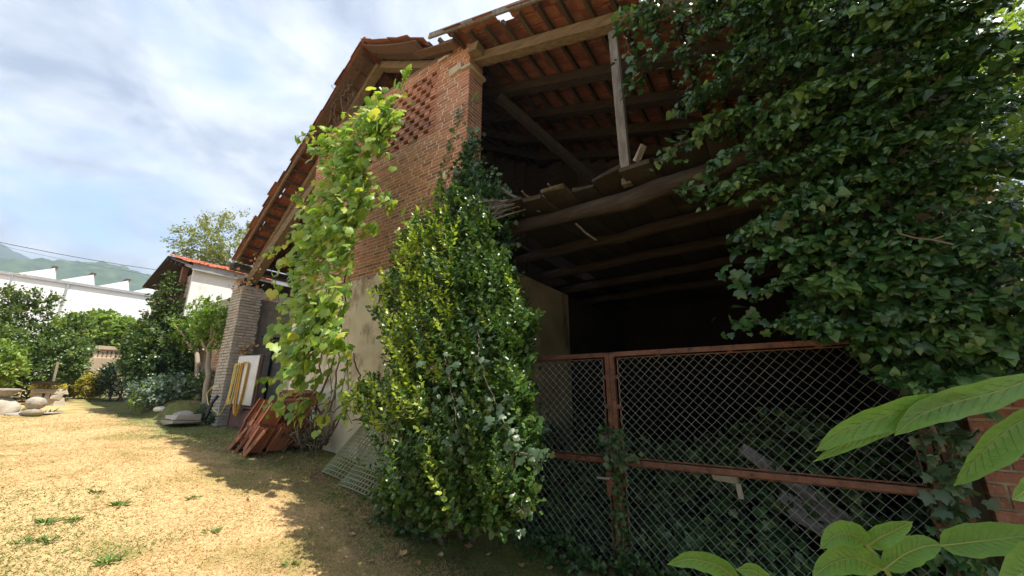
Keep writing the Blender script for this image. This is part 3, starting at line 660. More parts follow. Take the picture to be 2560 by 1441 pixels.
def gate_leaf(x0, x1, lab, latch):
    g = thing('gate_leaf', lab, 'gate', ((x0 + x1) / 2, YG, .05), 'rusty chain link gate leaves')
    def bar(nm, a, b, w=.045, h=.045, up=(0, 1, 0)): mb = MB(); mb.bar(a, b, w, h, up=up); return mb.build(nm, MT['rust'], g)
    zt = 2.06
    bar('stile', (x0 + .022, YG, .03), (x0 + .022, YG, zt)); bar('stile', (x1 - .022, YG, .03), (x1 - .022, YG, zt))
    bar('rail', (x0 + .045, YG, zt - .02), (x1 - .045, YG, zt - .02)); bar('rail', (x0 + .045, YG, 1.02), (x1 - .045, YG, 1.02)); bar('rail', (x0 + .045, YG, .07), (x1 - .045, YG, .07))
    for z0, z1 in ((.10, .995), (1.045, 2.005)):
        ix0, ix1 = x0 + .075, x1 - .075
        for a, b in (((ix0, YG, z0 + .01), (ix0, YG, z1)), ((ix1, YG, z0 + .01), (ix1, YG, z1)), ((ix0, YG, z1 - .005), (ix1, YG, z1 - .005)), ((ix0, YG, z0 + .012), (ix1, YG, z0 + .012))):
            mb = MB(); mb.tube([a, b], .006, 5); mb.build('tension_bar', MT['rust'], g)
        for f in (.2, .5, .8):
            xx = ix0 + (ix1 - ix0) * f; mb = MB(); mb.box((xx - .02, YG - .008, z1 - .008), (xx + .02, YG + .008, z1 + .032)); mb.build('tab', MT['rust'], g)
            zz_ = z0 + (z1 - z0) * f
            for xa, xb in ((x0 + .04, ix0), (ix1, x1 - .04)): mb = MB(); mb.box((xa, YG - .006, zz_ - .02), (xb, YG + .006, zz_ + .02)); mb.build('tab', MT['rust'], g)
        zigzag(ix0, ix1, z0 + .012, z1 - .006, .082, YG - .002, 0).build('chain_link', MT['wire'], g)
    if latch:
        mb = MB(); mb.box((x1 - .09, YG - .05, .72), (x1 - .01, YG - .0235, .92)); mb.build('lock_box', MT['rust'], g)
        mb = MB(); mb.tube([(x1 - .05, YG - .05, .87), (x1 - .05, YG - .085, .87), (x1 - .17, YG - .088, .865)], .010, 7); mb.build('handle', MT['wire'], g)
    return g
# two leaves
gate_leaf(XP + .06, -1.452, 'narrow-looking gate leaf with a metal handle beside the holly', True)
gate_leaf(-1.446, .76, 'wide open-meshed gate leaf beside the right brick wall', False)
pst = thing('gate_post', 'rusty steel gate post beside the bare brick wall', 'gate post', (.83, 3.9, 0))
mb = MB(); mb.bar((.83, 3.9, -.05), (.83, 3.9, 2.2), .07, .07, up=(0, 1, 0)); mb.build('post', MT['rust'], pst)
for z_ in (.35, 1.75): mb = MB(); mb.tube([(.783, 3.87, z_), (.783, 3.87, z_ + .14)], .016, 7); mb.build('hinge', MT['rust'], pst)

# ------------------------------------------------------------------ leaves
def T(o, c, tris): return np.array(o + [c], float), np.array(tris)
def fan(outline, centre):
    n = len(outline); return np.array(list(outline) + [centre], float), np.array([[i, (i + 1) % n, n] for i in range(n)])
def mirror(half): return half + [(-x, y, z) for x, y, z in half[::-1] if abs(x) > 1e-6]
LF = {}
LF['ivy'] = fan(mirror([(0, .04, 0), (.20, -.10, -.03), (.50, .10, -.07), (.32, .36, .0), (.44, .60, -.07), (.20, .66, -.01), (0, 1.0, -.10)]), (0, .34, .055))
LF['ivy2'] = fan(mirror([(0, .05, 0), (.24, -.04, -.02), (.42, .16, -.06), (.36, .42, -.02), (.28, .60, -.03), (0, 1.0, -.12)]), (0, .36, .06))
LF['vine'] = fan(mirror([(0, .12, 0), (.14, -.06, .0), (.36, -.02, -.02), (.52, .20, -.05), (.56, .44, -.07), (.40, .50, -.01), (.36, .70, -.06), (.18, .76, -.02), (0, 1.0, -.12)]), (0, .34, .08))
LF['oval'] = (np.array([(0, 0, 0), (.0, .33, -.03), (0, .67, -.02), (0, 1, -.09), (.24, .25, .05), (.27, .60, .06), (-.24, .25, .05), (-.27, .60, .06)]), np.array([[0, 4, 1], [4, 5, 1], [1, 5, 2], [5, 3, 2], [0, 1, 6], [6, 1, 7], [1, 2, 7], [2, 3, 7]]))
LF['holly'] = (np.array([(0, 0, 0), (.0, .33, -.02), (0, .67, 0), (0, 1, -.08), (.20, .14, .10), (.27, .38, -.02), (.27, .6, .10), (.16, .82, -.02), (-.20, .14, .10), (-.27, .38, -.02), (-.27, .6, .10), (-.16, .82, -.02)]),
    np.array([[0, 4, 1], [4, 5, 1], [1, 5, 6], [1, 6, 2], [2, 6, 7], [2, 7, 3], [0, 1, 8], [8, 1, 9], [1, 10, 9], [1, 2, 10], [2, 11, 10], [2, 3, 11]]))
LF['lance'] = (np.array([(0, 0, 0), (.13, .4, .05), (0, .45, 0), (-.13, .4, .05), (0, 1, -.1)]), np.array([[0, 1, 2], [1, 4, 2], [0, 2, 3], [2, 4, 3]]))
LF['small'] = (np.array([(0, 0, 0), (.26, .5, .05), (0, 1, -.05), (-.26, .5, .05)]), np.array([[0, 1, 2], [0, 2, 3]]))
def axes(D, Nn):
    D = nrm(D); Nn = Nn - D * (D * Nn).sum(-1, keepdims=True); bad = np.linalg.norm(Nn, axis=-1) < 1e-3; Nn[bad] = [.3, .5, .8]
    Nn = nrm(Nn - D * (D * Nn).sum(-1, keepdims=True)); return np.cross(D, Nn), D, Nn
def leafmesh(name, kind, P, D, Nn, S, mt, rnd=None, smooth=True, curl=.25):
    V0, F0 = LF[kind]; X, Y, Z = axes(D, Nn); n = len(P); k = len(V0)
    cu = RNG.normal(0, curl, (n, 1, 1)); v = np.broadcast_to(V0, (n, k, 3)).copy(); v[:, :, 2:] -= cu * .5 * v[:, :, 1:2] ** 2; v[:, :, 0] *= RNG.uniform(.85, 1.12, (n, 1))
    V = P[:, None] + S[:, None, None] * (v[..., :1] * X[:, None] + v[..., 1:2] * Y[:, None] + v[..., 2:] * Z[:, None])
    Fc = (F0[None] + (np.arange(n) * k)[:, None, None]).reshape(-1, 3)
    r = RNG.random(n) if rnd is None else rnd
    return mesh_np(name, V.reshape(-1, 3), [Fc], mt, np.repeat(r, k), smooth)
def foliage(parent, name, kind, P, D, Nn, S, mt, single=0, front=None, smooth=True, rnd=None):
    """one joined stuff part, and the `single` leaves that show best as leaf objects"""
    n = len(P); pick = np.zeros(n, bool)
    if single:
        sc = S / np.linalg.norm(P - EYE, axis=1) if front is None else front
        pick[np.argsort(-sc)[:single]] = True
    if (~pick).any():
        link(name, leafmesh(name, kind, P[~pick], D[~pick], Nn[~pick], S[~pick], mt, None if rnd is None else rnd[~pick], smooth), parent, kind='stuff')
    if single:
        V0, F0 = LF[kind]; ms = []
        for q_ in range(3):
            v = V0.copy(); v[:, 2] -= (q_ - 1) * .15 * v[:, 1] ** 2; ms.append(mesh_np('leaf', v, [F0], mt, smooth=smooth))
        X, Y, Z = axes(D[pick], Nn[pick])
        for i, (p, s) in enumerate(zip(P[pick], S[pick])): inst('leaf', ms[i % 3], frameM(p, X[i], Y[i], Z[i], float(s)), parent)
def clumps(C, O, per, L, size, spread=.5, up=.35, droop=0.0, szvar=.25):
    """leafy twigs: C centres, O outward directions; per leaves on a twig of length L"""
    n = len(C); tw = nrm(O * .8 + UP * up + rv(n, .35)); s = RNG.random((n, per, 1)) ** .8
    L = np.broadcast_to(np.asarray(L, float), (n,))[:, None, None]
    P = C[:, None] + tw[:, None] * s * L + RNG.normal(0, .16, (n, per, 3)) * L
    D = nrm(tw[:, None] * .55 + RNG.normal(0, spread, (n, per, 3)) - UP * droop); Nn = nrm(O[:, None] * .45 + UP * .55 + RNG.normal(0, .45, (n, per, 3)))
    S = size * RNG.lognormal(0, szvar, (n, per)) * (1.08 - .3 * s[..., 0])
    return P.reshape(-1, 3), D.reshape(-1, 3), Nn.reshape(-1, 3), S.reshape(-1)
def ellipsoid(c, r, n, inner=.45, lump=.25, seed=1, zmin=-1.0):
    d = nrm(rv(n * 2)); d = d[d[:, 2] > zmin][:n]; n = len(d)
    lp = 1 + lump * noise2(d[:, 0] * 2 + d[:, 2], d[:, 1] * 2 - d[:, 2], 1.9, seed)
    u = (inner + (1 - inner) * RNG.random(n) ** .55)[:, None]
    return np.asarray(c) + d * u * lp[:, None] * np.asarray(r), nrm(d / np.asarray(r))
def shrub(name, lab, cat, base, c, r, n, per, L, size, kind, mt, group=None, lump=.3, inner=.45, seed=1, stems=3, single=0, up=.35, spires=(), stemmat='bark', zmin=-.9):
    t = thing(name, lab, cat, base, group); C, O = ellipsoid(c, r, n, inner, lump, seed, zmin)
    for (sx_, sy_, sz_, h_) in spires:      # upright leading shoots
        m = max(8, int(h_ / L * 6)); zz_ = np.linspace(0, 1, m)[:, None]; C = np.concatenate([C, np.array([[sx_, sy_, sz_]]) + zz_ * [0, 0, h_] + rv(m, .05) * (1.15 - zz_) * 1.6]); O = np.concatenate([O, nrm(rv(m, .5) + UP * .6)])
    P, D, Nn, S = clumps(C, O, per, L, size, up=up); g = P[:, 2] > gz(P[:, 0], P[:, 1]) + .02
    foliage(t, 'foliage', kind, P[g], D[g], Nn[g], S[g], MT[mt], single)
    base = np.array(base, float); c = np.array(c, float)
    for i in range(stems):
        e = c + rv(1, .3)[0] * np.asarray(r) * .6; b = base + np.array([RNG.normal(0, .08), RNG.normal(0, .08), -.05])
        mb = MB(); mb.tube(wob(b, e, 6, .04, seed * 10 + i), np.linspace(.035, .01, 6) * max(1, r[2] / 1.2), 6); mb.build('stem', MT[stemmat], t, smooth=True)
    return t

# ------------------------------------------------------------------ climbing plants
def inpoly(pts, poly):
    x, y = pts[:, 0], pts[:, 1]; c = np.zeros(len(pts), bool); n = len(poly)
    for i in range(n):
        x1, y1 = poly[i]; x2, y2 = poly[(i + 1) % n]
        c ^= ((y1 > y) != (y2 > y)) & (x < (x2 - x1) * (y - y1) / (y2 - y1 + 1e-12) + x1)
    return c
def samplepx(pix, n, shrink=0):
    poly = np.array(pix, float); q = sample(poly, n * 2 if shrink else n); e = edge_dist(q, poly)
    if shrink: k = e > shrink * RNG.random(len(q)); q, e = q[k][:n], e[k][:n]
    return q, e
def lift(q, Y): return np.array([atY(a, b, c) for (a, b), c in zip(q, np.broadcast_to(Y, (len(q),)))])
def polyXZ(pix, Y): return np.array([atY(px, py, Y)[[0, 2]] for px, py in pix])
def sample(poly, n):
    lo, hi = poly.min(0), poly.max(0); o = np.zeros((0, 2))
    while len(o) < n: q_ = RNG.uniform(lo, hi, (n * 2, 2)); o = np.concatenate([o, q_[inpoly(q_, poly)]])
    return o[:n]
def edge_dist(pts, poly):
    d = np.full(len(pts), 9.)
    for i in range(len(poly)):
        a, b = poly[i], poly[(i + 1) % len(poly)]; ab = b - a; t = np.clip(((pts - a) @ ab) / (ab @ ab + 1e-9), 0, 1); d = np.minimum(d, np.linalg.norm(pts - a - t[:, None] * ab, axis=1))
    return d
def ground_at(px, py):
    d = ray(px, py); t_ = 1.0
    while (EYE + d * t_)[2] > gz(*(EYE + d * t_)[:2]) and t_ < 40: t_ += .02
    p = EYE + d * t_; p[2] = gz(p[0], p[1]); return p
OUT = np.array([0, -1., 0])
# grape-like vine on the gable
vine = thing('climbing_vine', 'bright green heart-leaved vine hanging down the brick gable', 'vine', (-6.6, 3.5, .8))
q_, ed = samplepx([(1000, 195), (985, 235), (1005, 335), (965, 370), (915, 400), (905, 450), (930, 490), (895, 525), (890, 565), (855, 590), (865, 640), (852, 700), (850, 800), (840, 880), (810, 950), (785, 960), (770, 900), (740, 950), (720, 900), (715, 840), (745, 740), (735, 680), (750, 640), (745, 600), (780, 560), (765, 490), (795, 420), (790, 360), (840, 325), (905, 280), (950, 235)], 450, 12)
gap = noise2(q_[:, 0] / 75, q_[:, 1] / 110, 2.2, 8) > -.30; q_, ed = q_[gap], ed[gap]
bul = .06 + .26 * np.clip(ed / 60, 0, 1) * (.6 + .6 * noise2(q_[:, 0] / 100, q_[:, 1] / 100, 2.0, 31))
zq = lift(q_, 3.0)[:, 2]; C = lift(q_, 2.78 + .115 * (zq - 1.5) - bul - RNG.random(len(q_)) * .24)
per = 8; n = len(C)
off = RNG.normal(0, [.085, .09, .12], (n, per, 3)); P = (C[:, None] + off).reshape(-1, 3)
D = nrm(np.array([0, -.35, -.75]) + RNG.normal(0, .42, (n * per, 3))); Nn = nrm(np.array([.08, -.55, .74]) + RNG.normal(0, .34, (n * per, 3)))
S = .105 * RNG.lognormal(0, .28, n * per)
strands = [[(790, 330), (760, 335), (745, 345)], [(760, 500), (735, 490)], [(770, 560), (720, 600), (690, 632), (672, 645)], [(760, 610), (715, 650), (695, 670)], [(740, 760), (700, 765), (688, 700)], [(760, 800), (700, 810), (668, 848)], [(790, 930), (720, 930), (680, 945), (648, 952)], [(800, 980), (760, 1020), (745, 1040)], [(870, 900), (850, 1000), (880, 1060)], [(930, 520), (975, 500), (985, 510)], [(1000, 230), (1015, 190), (1020, 180)], [(880, 560), (930, 575), (940, 560)], [(720, 980), (690, 1000), (672, 1030)], [(760, 900), (755, 980), (735, 1040)], [(820, 900), (830, 980), (815, 1040), (800, 1070)], [(850, 820), (868, 900), (872, 980), (865, 1040)], [(780, 880), (790, 960), (770, 1030)], [(860, 560), (880, 640), (876, 720)], [(900, 440), (950, 470), (960, 500)]]
for i, s_ in enumerate(strands):
    a = np.array([atY(px, py, 2.85 if px < 760 else 3.05) for px, py in s_]); tt = np.linspace(0, 1, 16); pl = np.stack([np.interp(tt, np.linspace(0, 1, len(a)), a[:, k_]) for k_ in range(3)], 1)
    mbs = MB(); mbs.tube(pl, .006, 4); mbs.build('tendril', MT['drystem'], vine); m_ = len(pl)
    P = np.concatenate([P, pl + rv(m_, .05)]); D = np.concatenate([D, nrm(np.array([0, -.3, -.7]) + rv(m_, .35))]); Nn = np.concatenate([Nn, nrm(np.array([-.2, -.55, .6]) + rv(m_, .35))]); S = np.concatenate([S, .105 * RNG.lognormal(0, .25, m_)])
foliage(vine, 'foliage', 'vine', P, D, Nn, S, MT['vine'], 300, front=S * (1.5 - .35 * (P[:, 1] - 2.8)) / np.linalg.norm(P - EYE, axis=1))
for i, s_ in enumerate([[(785, 1110), (800, 1000), (835, 900), (860, 760), (870, 600), (880, 420)], [(760, 1120), (790, 1050), (840, 990), (850, 850), (860, 700)], [(800, 1120), (850, 1040), (900, 960), (880, 880)], [(740, 1100), (770, 1010), (800, 930), (820, 800), (800, 560)], [(880, 430), (860, 330), (850, 240), (880, 215)], [(840, 330), (835, 260), (860, 225)], [(700, 1130), (750, 1090), (810, 1040), (870, 1010)]]):
    a = np.array([atY(px, py, 3.62) for px, py in s_]); tt = np.linspace(0, 1, 24); pl = np.stack([np.interp(tt, np.linspace(0, 1, len(a)), a[:, k_]) for k_ in range(3)], 1) + rv(24, .02)
    mb = MB(); mb.tube(pl, np.linspace(.024 if i < 4 else .008, .008, 24), 6); mb.build('stem', MT['drystem'], vine, smooth=True)
mb = MB()
for i in range(16):
    a = atY(RNG.uniform(825, 905), RNG.uniform(200, 300), 3.6); mb.tube(wob(a, a + np.array([RNG.normal(0, .25), RNG.normal(0, .05), -RNG.uniform(.3, .9)]), 9, .05, 300 + i), .005, 4)
mb.build('dry_tendrils', MT['drystem'], vine, kind='stuff')

# holly in front of the pier, ivy growing through it
hol = thing('holly_bush', 'large holly with yellow-green shoots growing against the barn pier', 'holly', (-3.2, 3.35, .2))
q_, ed = samplepx([(1085, 480), (1090, 570), (1050, 545), (1020, 560), (1000, 630), (975, 615), (990, 700), (932, 755), (955, 815), (975, 900), (1000, 960), (915, 965), (875, 1010), (890, 1050), (940, 1080), (1000, 1115), (965, 1200), (945, 1262), (1000, 1310), (1061, 1330), (1098, 1355), (1167, 1335), (1272, 1325), (1325, 1285), (1304, 1190), (1330, 1110), (1304, 1051), (1315, 970), (1300, 888), (1340, 800), (1299, 814), (1267, 745), (1255, 672), (1225, 590), (1190, 520), (1130, 470)], 1700, 16)
zq = lift(q_, 3.0)[:, 2]; cen = np.interp(zq, [0, .8, 4.3], [2.75, 2.75, 3.30]); thick = np.clip(.08 + ed / 150, .08, .55) * np.interp(zq, [.5, 4.3], [1, .55]); yy = cen + thick * (RNG.random(len(q_)) ** 1.6 * 2 - 1)
yg = np.array([ground_at(a, b)[1] if b > 1200 else 9 for a, b in q_]); yy = np.minimum(yy, yg - .06)
C = lift(q_, np.minimum(yy, 3.75))
ctr = np.stack([np.full(len(C), -3.1), np.full(len(C), 3.1), C[:, 2] - .45], 1); O = nrm(C - ctr)
tip = (C[:, 0] < -3.2) & (C[:, 2] > .7) & (RNG.random(len(C)) < .35)  # left-side twigs get the pale leaves that paint in sunlight
for nm, ix, mt in (('foliage', ~tip, 'holly'), ('sunlit_young_shoots', tip, 'hollylit')):
    P, D, Nn, S = clumps(C[ix], O[ix], 15, .19, .068, spread=.5, up=.75); g = (P[:, 2] > gz(P[:, 0], P[:, 1]) + .03) & (P[:, 1] < 3.88)
    if nm == 'sunlit_young_shoots':
        h_ = RNG.random(len(P)) < .35; foliage(hol, 'foliage', 'holly', P[g & h_], D[g & h_], Nn[g & h_], S[g & h_], MT['holly']); g = g & ~h_
    foliage(hol, nm, 'holly', P[g], D[g], Nn[g], S[g], MT[mt], 150 if nm == 'foliage' else 0)
# upright leafy shoots standing proud of the bush
hs = [(1085, 500), (1060, 580), (1040, 560), (1025, 590), (1005, 650), (985, 640), (985, 720), (950, 760), (935, 770), (960, 830), (985, 905), (1015, 960), (930, 975), (885, 1015), (900, 1050), (960, 1085), (1060, 1080), (1110, 980), (1130, 840), (1150, 700), (1130, 560)]
qs, es = samplepx(hs, 230, 0); qs2, es2 = samplepx([(945, 1090), (960, 1260), (1080, 1320), (1300, 1290), (1320, 1120), (1310, 900), (1330, 800), (1240, 620), (1190, 540), (1150, 700), (1120, 1000)], 190, 0)
qq = np.concatenate([qs, qs2]); zq = lift(qq, 2.8)[:, 2]; yf = np.interp(zq, [0, .8, 4.3], [2.45, 2.30, 3.0]) + RNG.uniform(-.12, .1, len(qq)); yg = np.array([ground_at(a, b)[1] if b > 1200 else 9 for a, b in qq]); root = lift(qq, np.minimum(yf, yg - .05))
ns = len(root); ax = nrm(np.array([-.25, -.35, 1.0]) + rv(ns, .28)); Ls = RNG.uniform(.16, .34, ns); per = 13
s_ = np.linspace(.05, 1, per)[None, :, None]; th = (np.arange(per) * 2.4)[None, :] + RNG.uniform(0, 6.28, (ns, 1)); e1 = nrm(np.cross(ax, rv(ns))); e2 = np.cross(ax, e1)
rd = np.cos(th)[..., None] * e1[:, None] + np.sin(th)[..., None] * e2[:, None]
P = root[:, None] + ax[:, None] * s_ * Ls[:, None, None]; D = nrm(ax[:, None] * (.35 + .6 * s_) + rd * (1.0 - .35 * s_)); Nn = nrm(ax[:, None] * .9 - rd * .35 + RNG.normal(0, .15, (ns, per, 3))); S = np.broadcast_to(.062 * (1.1 - .45 * s_[..., 0]), (ns, per)) * RNG.lognormal(0, .12, (ns, per))
lt = np.repeat(RNG.random(ns) < np.where(np.arange(ns) < len(qs), np.interp(qq[:, 0], [960, 1150], [.95, .35]), .10), per) & (RNG.random(ns * per) < .85); P, D, Nn, S = P.reshape(-1, 3), D.reshape(-1, 3), Nn.reshape(-1, 3), S.reshape(-1)  # pale leaves increase leftward, painting the sunlit side into the colour
foliage(hol, 'shoots', 'holly', P[lt], D[lt], Nn[lt], S[lt], MT['hollylit'], 150); foliage(hol, 'shoots', 'holly', P[~lt], D[~lt], Nn[~lt], S[~lt], MT['holly'])
for i in range(9):
    e = C[RNG.integers(len(C))]; mb = MB(); mb.tube(wob((-3.15 + RNG.normal(0, .12), 3.4 + RNG.normal(0, .08), .1), e, 8, .05, 50 + i), np.linspace(.035, .008, 8), 6); mb.build('stem', MT['bark'], hol, smooth=True)

pivy = thing('pier_ivy', 'dark green ivy climbing the brick pier behind the holly', 'ivy', (-3.4, 3.8, .2))
ip = polyXZ([(1152, 300), (1160, 360), (1185, 410), (1225, 450), (1245, 520), (1232, 590), (1262, 690), (1290, 850), (1290, 1000), (1280, 1180), (1235, 1260), (1190, 1180), (1175, 1000), (1165, 800), (1140, 640), (1115, 520), (1108, 460), (1122, 400), (1140, 340)], 3.5)
q_ = sample(ip, 620); ed = edge_dist(q_, ip); yy = 3.80 - np.clip(ed * 1.5, .02, .75) * RNG.random(len(q_)) ** .6 * (1 - .6 * sm(3.6, 4.6, q_[:, 1])) - .03
C = np.stack([q_[:, 0], yy, q_[:, 1]], 1); n = len(C); per = 12
P = (C[:, None] + RNG.normal(0, [.085, .05, .11], (n, per, 3))).reshape(-1, 3); D = nrm(np.array([0, -.35, -.6]) + rv(n * per, .5)); Nn = nrm(np.array([0, -.7, .5]) + rv(n * per, .45)); S = .060 * RNG.lognormal(0, .25, n * per)
P[:, 1] = np.minimum(P[:, 1], 3.87)
foliage(pivy, 'foliage', 'ivy', P, D, Nn, S, MT['ivy'], 160)
def trail(parent, pts, y, n, size, mt, kind='ivy', wid=.05, name='foliage', single=0, smat='drystem', yn=.03):
    a = np.array([atY(px, py, y) if not isinstance(y, (list, tuple)) else atY(px, py, y[i]) for i, (px, py) in enumerate(pts)]); tt = np.linspace(0, 1, max(12, n // 3)); pl = np.stack([np.interp(tt, np.linspace(0, 1, len(a)), a[:, k_]) for k_ in range(3)], 1) + rv(len(tt), .008)
    mb = MB(); mb.tube(pl, .0035, 5); mb.build('stem', MT[smat], parent)
    ii = RNG.integers(0, len(pl), n); P = pl[ii] + RNG.normal(0, [wid, yn, wid], (n, 3)); D = nrm(np.array([0, -.4, -.5]) + rv(n, .5)); Nn = nrm(np.array([0, -.7, .5]) + rv(n, .4)); S = size * RNG.lognormal(0, .25, n)
    foliage(parent, name, kind, P, D, Nn, S, MT[mt], single)
trail(pivy, [(1195, 820), (1200, 900), (1235, 1000), (1265, 1060), (1300, 1130), (1350, 1145)], [2.5, 2.36, 2.25, 2.2, 2.25, 2.45], 110, .048, 'palivy')
trail(pivy, [(1110, 880), (1125, 960), (1140, 1040), (1150, 1120)], 2.28, 90, .048, 'palivy', wid=.10)
trail(pivy, [(1290, 1080), (1280, 1160), (1275, 1250), (1310, 1290)], 2.5, 40, .042, 'palivy')
trail(pivy, [(1160, 270), (1180, 250), (1195, 245)], 3.86, 16, .05, 'ivytip')
trail(pivy, [(1150, 275), (1135, 320), (1110, 400), (1100, 470)], 3.84, 70, .055, 'ivytip', wid=.05)

# the great ivy mantle over the right of the opening
ivm = thing('ivy_mantle', 'huge dark ivy mass draped over the right side of the hayloft', 'ivy', (.8, 3.6, 2.2))
mp_ = [(1590, 50), (1620, -40), (1560, -60), (2500, -60), (2510, 60), (2540, 140), (2505, 260), (2535, 420), (2555, 560), (2560, 680), (2700, 740), (2700, 900), (2560, 900), (2460, 905), (2400, 925), (2330, 925), (2290, 940), (2260, 850), (2180, 805), (2110, 795), (2050, 795), (2000, 810), (1975, 785), (1930, 760), (1955, 740), (1890, 700), (1905, 640), (1900, 565), (1850, 540), (1790, 490), (1800, 430), (1730, 400), (1740, 375), (1790, 345), (1750, 250), (1710, 200), (1725, 120), (1680, 85)]
gxx, gyy = np.meshgrid(np.arange(1500, 2720, 74), np.arange(-80, 1000, 60)); q_ = np.stack([gxx + (np.arange(gxx.shape[0]) % 2)[:, None] * 37, gyy], -1).reshape(-1, 2) + RNG.normal(0, 22, (gxx.size, 2))
pm = np.array(mp_, float); k_ = inpoly(q_, pm); q_ = q_[k_]; ed = edge_dist(q_, pm); n = len(q_)
tier = noise2(q_[:, 0] / 150 + q_[:, 1] / 300, q_[:, 1] / 110, 2.1, 77); keep = (tier > -.30) | (ed < 60); q_, ed, tier = q_[keep], ed[keep], tier[keep]; n = len(q_)
reach = np.clip(.26 + .50 * np.clip(ed / 120, 0, 1) * (.7 + 1.5 * tier), .18, .95)
C = lift(q_, 3.58 - reach * .55); per = 120
ax = nrm(np.array([-.45, -.80, .10]) + rv(n, .22)); sd = nrm(np.cross(ax, UP + rv(n, .15)))
s_ = RNG.random((n, per, 1)) ** .8; w_ = RNG.uniform(-1, 1, (n, per, 1)) * (.07 + .16 * np.sin(np.pi * np.clip(s_ * .85 + .1, 0, 1))) * RNG.uniform(.75, 1.25, (n, 1, 1))
R_ = reach[:, None, None]
P = (C[:, None] + ax[:, None] * (s_ - .45) * R_ + sd[:, None] * w_ + UP * (-.42 * R_ * s_ ** 2 - .35 * np.abs(w_)) + RNG.normal(0, .018, (n, per, 3)))
D = nrm(ax[:, None] * .35 + sd[:, None] * np.sign(w_) * .35 + np.array([-.1, -.1, -.55]) + RNG.normal(0, .42, (n, per, 3))).reshape(-1, 3)
Nn = nrm(np.array([-.10, -.62, .62]) + sd[:, None] * np.sign(w_) * .25 + RNG.normal(0, .46, (n, per, 3))).reshape(-1, 3); P = P.reshape(-1, 3)
S = np.clip(np.repeat(.048 * RNG.lognormal(0, .25, n), per) * RNG.lognormal(0, .3, n * per), .018, .088)
g = P[:, 1] < 3.83; P, D, Nn, S = P[g], D[g], Nn[g], S[g]
fr = S / np.linalg.norm(P - EYE, axis=1) * (1 + .8 * (3.5 - P[:, 1])) * RNG.uniform(.5, 1, len(S))
li = np.repeat(RNG.random(n) < .16, per)[g] & (RNG.random(len(P)) < .8)
foliage(ivm, 'foliage', 'ivy2', P[~li], D[~li], Nn[~li], S[~li], MT['ivy'], 300, front=fr[~li]); foliage(ivm, 'young_foliage', 'ivy2', P[li], D[li], Nn[li], S[li], MT['ivylight'])
# flat backing ivy on the wall itself and on the brick below
q_ = sample(polyXZ([(1880, -60), (2490, -60), (2490, 300), (2520, 500), (2540, 720), (2620, 760), (2620, 950), (2420, 1010), (2300, 1000), (2260, 900), (2000, 840), (1930, 600), (1850, 300)], 3.75), 4500)
P = np.stack([q_[:, 0], 3.80 - RNG.random(len(q_)) * .22, q_[:, 1]], 1); m_ = len(P)
foliage(ivm, 'wall_foliage', 'ivy', P, nrm(np.array([0, -.2, -.7]) + rv(m_, .4)), nrm(np.array([0, -.8, .4]) + rv(m_, .35)), .052 * RNG.lognormal(0, .25, m_), MT['ivy'])
q_, ed = samplepx([(1630, -60), (2440, -60), (2460, 120), (1900, 120), (1720, 80)], 2200); P = lift(q_, 3.46 + RNG.uniform(-.12, .06, len(q_))); m_ = len(P)
foliage(ivm, 'verge_foliage', 'ivy2', P, nrm(np.array([-.1, -.2, -.6]) + rv(m_, .4)), nrm(np.array([0, -.6, .6]) + rv(m_, .4)), .05 * RNG.lognormal(0, .25, m_), MT['ivy'])
for s_, nn_, sz in (([(1560, 90), (1590, 180), (1575, 230)], 60, .07), ([(1600, 60), (1640, 100), (1630, 160)], 60, .07), ([(1720, 330), (1680, 380), (1655, 400)], 40, .07), ([(1860, 690), (1830, 700), (1825, 690)], 14, .08), ([(1900, 800), (1855, 800), (1850, 815)], 24, .08), ([(1780, 450), (1735, 470), (1700, 480)], 30, .07), ([(1545, 60), (1600, 20), (1640, 30)], 80, .07)):
    trail(ivm, s_, 3.4, nn_, sz, 'ivy', wid=.06, yn=.05)
for s_, nn_ in (([(2260, 880), (2290, 980), (2330, 1080), (2370, 1200), (2400, 1330)], 110), ([(2320, 880), (2355, 980), (2375, 1080), (2400, 1250)], 130), ([(2420, 920), (2400, 1000)], 60), ([(2150, 860), (2180, 900), (2230, 930)], 60), ([(2395, 1300), (2415, 1380), (2435, 1450)], 70)):
    trail(ivm, s_, 3.76, nn_, .062, 'palivy' if nn_ > 100 else 'ivy', wid=.055, yn=.03)
for s_, r_ in (([(2250, 585), (2290, 596), (2330, 600), (2385, 612)], .005), ([(2330, 600), (2360, 590)], .004), ([(2255, 860), (2300, 1000), (2360, 1130)], .012)):
    a = np.array([atY(px, py, 3.2 if s_[0][1] < 800 else 3.72) for px, py in s_]); mb = MB(); mb.tube(a, r_, 6); mb.build('stem', MT['drystem'], ivm)

# ivy on the middle gate stile
gi = thing('gate_ivy', 'ivy strand climbing the middle stile of the gate', 'ivy', (-1.44, 3.85, 0))
trail(gi, [(1570, 1460), (1560, 1380), (1555, 1300), (1545, 1200), (1540, 1120), (1525, 1070)], 3.84, 230, .05, 'under', wid=.035, yn=.02)
trail(gi, [(1540, 1160), (1520, 1110), (1510, 1080)], 3.83, 50, .055, 'palivy', wid=.04, yn=.02)
trail(gi, [(1550, 1090), (1565, 1130), (1580, 1150)], 3.83, 30, .05, 'palivy', wid=.03, yn=.02)

